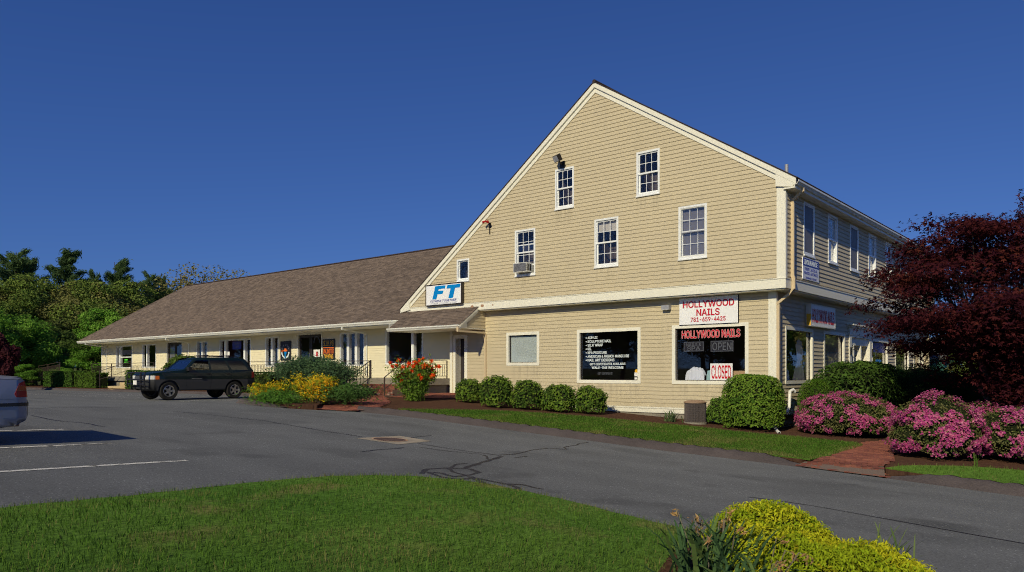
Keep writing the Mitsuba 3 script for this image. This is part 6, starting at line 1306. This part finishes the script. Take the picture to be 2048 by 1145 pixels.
def offroad_car(key='offroad_car'):
    k = thing('offroad_car', 'dark green off-road car with grey lower panels and black grille guard', 'car')
    M = placing(-20.98, -7.50, float(road_z(-20.9, -7.5)) + 0.01, -91.5)
    side = rnd([(-2.28, 0.46), (-2.33, 0.60), (-2.31, 0.82), (-2.24, 0.98), (-2.20, 1.10), (-1.98, 1.50), (-1.88, 1.62), (-1.70, 1.665), (-0.9, 1.685), (-0.1, 1.675), (0.18, 1.64), (0.28, 1.59), (0.70, 1.20), (0.84, 1.15), (1.45, 1.10), (1.92, 1.03), (2.04, 0.97), (2.08, 0.84), (2.10, 0.60), (2.06, 0.44), (1.80, 0.36), (-1.9, 0.36)], 0.035)
    half = [(0.80, 0.30), (0.865, 0.40), (0.88, 0.70), (0.88, 0.92), (0.865, 1.05), (0.83, 1.15), (0.70, 1.57), (0.62, 1.66), (0.45, 1.70)]
    plan = rnd([(-2.32, 0.70), (-2.24, 0.82), (-1.9, 0.88), (1.5, 0.88), (1.90, 0.84), (2.06, 0.70), (2.11, 0.40), (2.11, -0.40), (2.06, -0.70), (1.90, -0.84), (1.5, -0.88), (-1.9, -0.88), (-2.24, -0.82), (-2.32, -0.70)], 0.05)
    c = Car(side, half, plan, (1.345, -1.345), 0.42, 0.74)
    sidew = {'front_side_window': rnd([(0.54, 1.175), (0.54, 1.22), (0.22, 1.55), (-0.28, 1.575), (-0.28, 1.175)], 0.015), 'rear_side_window': rnd([(-0.36, 1.175), (-0.36, 1.56), (-0.98, 1.555), (-1.14, 1.175)], 0.015), 'quarter_window': rnd([(-1.24, 1.175), (-1.07, 1.555), (-1.72, 1.54), (-1.98, 1.175)], 0.015)}
    prisms = {n: side_ext(p, -1.2, 1.2) ^ (box3(-3, 3, 0.55, 1.2, 1, 2) + box3(-3, 3, -1.2, -0.55, 1, 2)) for n, p in sidew.items()}
    fr = sg.Polygon([(-0.70, 1.20), (0.70, 1.20), (0.575, 1.585), (-0.575, 1.585)])
    prisms['windscreen'] = front_ext(fr, 0.30, 1.2) - box3(0.2, 0.78, -1.2, -0.74, 1, 2) - box3(0.2, 0.78, 0.74, 1.2, 1, 2); prisms['rear_window'] = front_ext(sg.Polygon([(-0.64, 1.18), (0.64, 1.18), (0.55, 1.55), (-0.55, 1.55)]), -2.6, -1.86)
    allw = m3.Manifold()
    for p in prisms.values(): allw = allw + p
    cav = c.body(0.07) ^ box3(-3, 1.0, -1, 1, 0.5, 2)
    shell = c.body() - cav - c.arches - allw
    groove = m3.Manifold()
    for X in (0.66, -0.32, -1.20): groove = groove + box3(X - 0.006, X + 0.006, -1, 1, 0.42, 1.17)
    groove = groove + box3(-2.4, 2.2, -1, 1, 0.795, 0.805) + box3(0.80, 0.812, -0.80, 0.80, 1.0, 1.3)
    shell = shell - ((c.body(-0.01) - c.body(0.012)) ^ groove)
    put(k, 'body', mm(shell ^ box3(-3, 3, -1, 1, 0.80, 2.2), M), 'green_paint', smooth=28, label='dark green painted upper body')
    put(k, 'cladding', mm(shell ^ box3(-3, 3, -1, 1, 0.0, 0.80), M), 'cladding', smooth=28, label='grey plastic lower panels and bumpers')
    gl = c.body(0.010) - c.body(0.016)
    for n, p in prisms.items():
        if n.endswith('_window') and n != 'rear_window':
            for h in (box3(-3, 3, 0.05, 2, 0, 3), box3(-3, 3, -2, -0.05, 0, 3)): put(k, n, mm((gl ^ p) ^ h, M), 'privacy_glass' if key == 'offroad_car' and n != 'front_side_window' else 'car_glass')
        else: put(k, n, mm(gl ^ p, M), 'privacy_glass' if key == 'offroad_car' and n == 'rear_window' else 'car_glass')
    put(k, 'arch_liner', mm((c.body(0.09) ^ (m3.Manifold() + box3(-2.1, 2.0, -0.60, 0.60, 0.34, 0.9))), M), 'car_black')
    for X, Y in ((1.345, 0.76), (1.345, -0.76), (-1.345, 0.76), (-1.345, -0.76)): wheel(k, X, Y, 0.352, 0.23, M, 0.215)
    for s in (1, -1):
        hl = box3(1.865, 2.2, 0.48 if s > 0 else -0.86, 0.86 if s > 0 else -0.48, 0.80, 0.945)
        put(k, 'headlight', mm(c.skin(hl, 0.008), M), 'headlight')
        put(k, 'turn_signal', mm(c.skin(box3(1.72, 1.86, 0.70 if s > 0 else -1, 1 if s > 0 else -0.70, 0.80, 0.935), 0.010), M), 'amber')
        put(k, 'tail_light', mm(c.skin(box3(-2.5, -2.12, 0.66 if s > 0 else -1, 1 if s > 0 else -0.66, 0.86, 1.10), 0.006), M), 'tail_red')
        put(k, 'mirror', MB(M).m(trimesh.creation.box((0.12, 0.20, 0.15), trimesh.transformations.translation_matrix((0.60, s * 0.95, 1.20)))).box(0.56, 0.62, min(s * 0.82, s * 0.90), max(s * 0.82, s * 0.90), 1.15, 1.19), 'car_black')
        for X in (-0.20, -1.05): put(k, 'door_handle', MB(M).box(X - 0.07, X + 0.07, min(s * 0.872, s * 0.90), max(s * 0.872, s * 0.90), 1.00, 1.04), 'car_black')
        put(k, 'roof_rail', MB(M).tube([(0.0, s * 0.56, 1.66), (-0.08, s * 0.56, 1.735), (-1.55, s * 0.56, 1.735), (-1.66, s * 0.56, 1.66)], 0.016, 6), 'car_black')
        put(k, 'badge', mm(c.skin(box3(0.05, 0.48, 0.8 if s > 0 else -1, 1 if s > 0 else -0.8, 0.82, 0.845), 0.004, 0.004), M), 'alloy')
    for X in (-0.35, -1.25): put(k, 'cross_bar', MB(M).box(X - 0.03, X + 0.03, -0.56, 0.56, 1.745, 1.77), 'car_black')
    put(k, 'grille_panel', mm(c.skin(box3(2.0, 2.3, -0.46, 0.46, 0.77, 0.96), 0.003), M), 'car_black')
    for i in range(7): put(k, 'grille_slat', MB(M).box(2.085, 2.11, -0.36 + i * 0.105, -0.30 + i * 0.105, 0.80, 0.93), 'alloy')
    g = MB(M)
    for y in (-0.78, -0.42, 0.42, 0.78): g.tube([(2.16, y, 0.40), (2.23, y, 0.52), (2.25, y, 0.96), (2.20, y, 1.06)], 0.024, 7)
    for z, X in ((1.06, 2.20), (0.80, 2.245), (0.62, 2.24)): g.tube([(X, -0.80, z), (X, 0.80, z)], 0.024, 7)
    for y in (-0.42, 0.42): g.box(2.19, 2.25, y - 0.012, y + 0.012, 0.40, 1.06); g.box(2.02, 2.2, y - 0.02, y + 0.02, 0.48, 0.54)
    put(k, 'grille_guard', g, 'car_black', kind='stuff', label='black tubular grille guard')
    put(k, 'licence_plate', MB(M).box(2.262, 2.272, -0.16, 0.16, 0.60, 0.76), 'paper_white')
    for X, Y in ((0.15, 0.38), (0.15, -0.38), (-0.85, 0.38), (-0.85, -0.38)): put(k, 'seat', MB(M).box(X - 0.25, X + 0.25, Y - 0.24, Y + 0.24, 0.5, 0.82).box(X - 0.32, X - 0.18, Y - 0.24, Y + 0.24, 0.82, 1.25).box(X - 0.32, X - 0.22, Y - 0.13, Y + 0.13, 1.27, 1.42), 'car_seat')
    put(k, 'steering_wheel', MB(M).tube([(0.42 - 0.05 * math.sin(t), 0.38 + 0.17 * math.cos(t), 1.08 + 0.16 * math.sin(t)) for t in np.linspace(0, 2 * math.pi, 17)], 0.015, 6), 'car_black')
offroad_car()

def sedan(key, label, paint_, M, tail=True):
    k = thing(key, label, 'car')
    side = rnd([(-2.16, 0.27), (-2.30, 0.33), (-2.37, 0.46), (-2.385, 0.585), (-2.33, 0.64), (-2.31, 0.80), (-2.27, 0.95), (-2.20, 1.005), (-1.90, 1.03), (-1.50, 1.05), (-1.10, 1.24), (-0.80, 1.36), (-0.4, 1.405), (0.0, 1.41), (0.30, 1.38), (0.62, 1.26), (1.18, 0.985), (1.60, 0.93), (2.00, 0.82), (2.10, 0.70), (2.14, 0.50), (2.10, 0.25), (1.8, 0.20), (-1.8, 0.20)], 0.03)
    half = [(0.74, 0.18), (0.84, 0.28), (0.87, 0.50), (0.87, 0.62), (0.86, 0.80), (0.82, 0.96), (0.76, 1.04), (0.62, 1.33), (0.52, 1.39), (0.35, 1.43)]
    plan = rnd([(-2.39, 0.50), (-2.34, 0.74), (-2.18, 0.82), (-1.7, 0.87), (1.3, 0.87), (1.85, 0.80), (2.05, 0.66), (2.15, 0.35), (2.15, -0.35), (2.05, -0.66), (1.85, -0.80), (1.3, -0.87), (-1.7, -0.87), (-2.18, -0.82), (-2.34, -0.74), (-2.39, -0.50)], 0.07)
    c = Car(side, half, plan, (1.36, -1.36), 0.36, 0.74)
    c.arches = c.arches.translate([0, 0, -0.03])
    sidew = {'front_side_window': rnd([(0.78, 1.02), (0.45, 1.22), (0.05, 1.33), (-0.12, 1.335), (-0.12, 1.0)], 0.015), 'rear_side_window': rnd([(-0.20, 1.0), (-0.20, 1.335), (-0.72, 1.30), (-1.18, 1.08), (-1.1, 1.02)], 0.015)}
    prisms = {n: side_ext(p, -1.2, 1.2) ^ (box3(-3, 3, 0.5, 1.2, 0.9, 2) + box3(-3, 3, -1.2, -0.5, 0.9, 2)) for n, p in sidew.items()}
    prisms['windscreen'] = side_ext(sg.Polygon([(0.40, 1.42), (0.50, 1.25), (1.02, 1.0), (1.2, 1.1)]), -0.58, 0.58); prisms['rear_window'] = side_ext(sg.Polygon([(-0.84, 1.45), (-0.84, 1.30), (-1.38, 1.07), (-1.6, 1.2)]), -0.55, 0.55)
    allw = m3.Manifold()
    for p in prisms.values(): allw = allw + p
    shell = c.body() - (c.body(0.06) ^ box3(-1.7, 1.15, -1, 1, 0.35, 2)) - c.arches - allw
    gr = m3.Manifold()
    for X in (0.84, -0.16, -1.12): gr = gr + box3(X - 0.005, X + 0.005, -1, 1, 0.30, 1.0)
    gr = gr + box3(-2.6, -1.9, -1, 1, 0.655, 0.663) + (side_ext(sg.Polygon([(-2.6, 0.93), (-2.6, 0.938), (-1.4, 1.0), (-1.4, 0.992)]), 0.6, 1.2)) + box3(-2.6, -1.98, -1.2, 1.2, 0.375, 0.383)
    shell = shell - ((c.body(-0.01) - c.body(0.010)) ^ gr)
    put(k, 'body', mm(shell, M), paint_, smooth=28)
    gl = c.body(0.008) - c.body(0.014)
    for n, p in prisms.items():
        if n.endswith('_window') and n != 'rear_window':
            for h in (box3(-3, 3, 0.05, 2, 0, 3), box3(-3, 3, -2, -0.05, 0, 3)): put(k, n, mm((gl ^ p) ^ h, M), 'privacy_glass' if key == 'offroad_car' and n != 'front_side_window' else 'car_glass')
        else: put(k, n, mm(gl ^ p, M), 'privacy_glass' if key == 'offroad_car' and n == 'rear_window' else 'car_glass')
    put(k, 'underbody', mm(c.body(0.07) ^ box3(-2.0, 1.9, -0.58, 0.58, 0.22, 0.7), M), 'car_black')
    strip = box3(-2.6, -1.78, -1.2, 1.2, 0.555, 0.605)
    put(k, 'bumper_strip', mm(c.skin(strip, 0.012), M), 'car_black')
    for s in (1, -1):
        yb = (0.45, 1.2) if s > 0 else (-1.2, -0.45)
        reg = side_ext(rnd([(-2.6, 0.69), (-2.16, 0.69), (-2.13, 0.74), (-2.20, 0.90), (-2.30, 0.95), (-2.6, 0.95)], 0.012), *yb)
        put(k, 'tail_light', mm(c.skin(reg ^ box3(-3, 0, -2, 2, 0, 0.785), 0.006), M), 'tail_red')
        put(k, 'tail_light', mm(c.skin(reg ^ box3(-3, 0, -2, 2, 0.787, 0.865), 0.006), M), 'tail_amber')
        put(k, 'tail_light', mm(c.skin(reg ^ box3(-3, 0, -2, 2, 0.867, 1.0), 0.006), M), 'tail_red')
        put(k, 'headlight', mm(c.skin(box3(1.78, 2.3, 0.38 if s > 0 else -1, 1 if s > 0 else -0.38, 0.64, 0.75), 0.006), M), 'headlight')
        for X in (1.36, -1.36): wheel(k, X, s * 0.75, 0.315, 0.21, M, 0.20)
        put(k, 'mirror', MB(M).m(trimesh.creation.box((0.10, 0.18, 0.12), trimesh.transformations.translation_matrix((0.68, s * 0.93, 1.03)))), paint_)
    put(k, 'exhaust', MB(M).tube([(-2.0, 0.45, 0.26), (-2.30, 0.45, 0.26)], 0.035, 10), 'rust')
    put(k, 'licence_plate', MB(M).box(-2.402, -2.394, -0.16, 0.16, 0.72, 0.84) if False else MB(M).box(-2.345, -2.335, -0.16, 0.16, 0.70, 0.82), 'paper_white')
    for X, Y in ((0.1, 0.36), (0.1, -0.36)): put(k, 'seat', MB(M).box(X - 0.25, X + 0.25, Y - 0.23, Y + 0.23, 0.36, 0.62).box(X - 0.34, X - 0.2, Y - 0.23, Y + 0.23, 0.62, 1.05).box(X - 0.34, X - 0.24, Y - 0.12, Y + 0.12, 1.07, 1.2), 'car_seat')
    put(k, 'seat', MB(M).box(-1.0, -0.5, -0.62, 0.62, 0.36, 0.62).box(-1.12, -0.95, -0.62, 0.62, 0.62, 1.02), 'car_seat')
sedan('sedan', 'silver sedan cut off by the left edge, only its tail in view', 'silver_paint', placing(-5.32, -20.90, float(road_z(-4.9, -19.2)) + 0.0, -90))
sedan('sedan', 'white car parked far behind the maple', 'white_car_paint', placing(1.4, 26.0, float(road_z(1.4, 26.0)) + 0.5, 20))
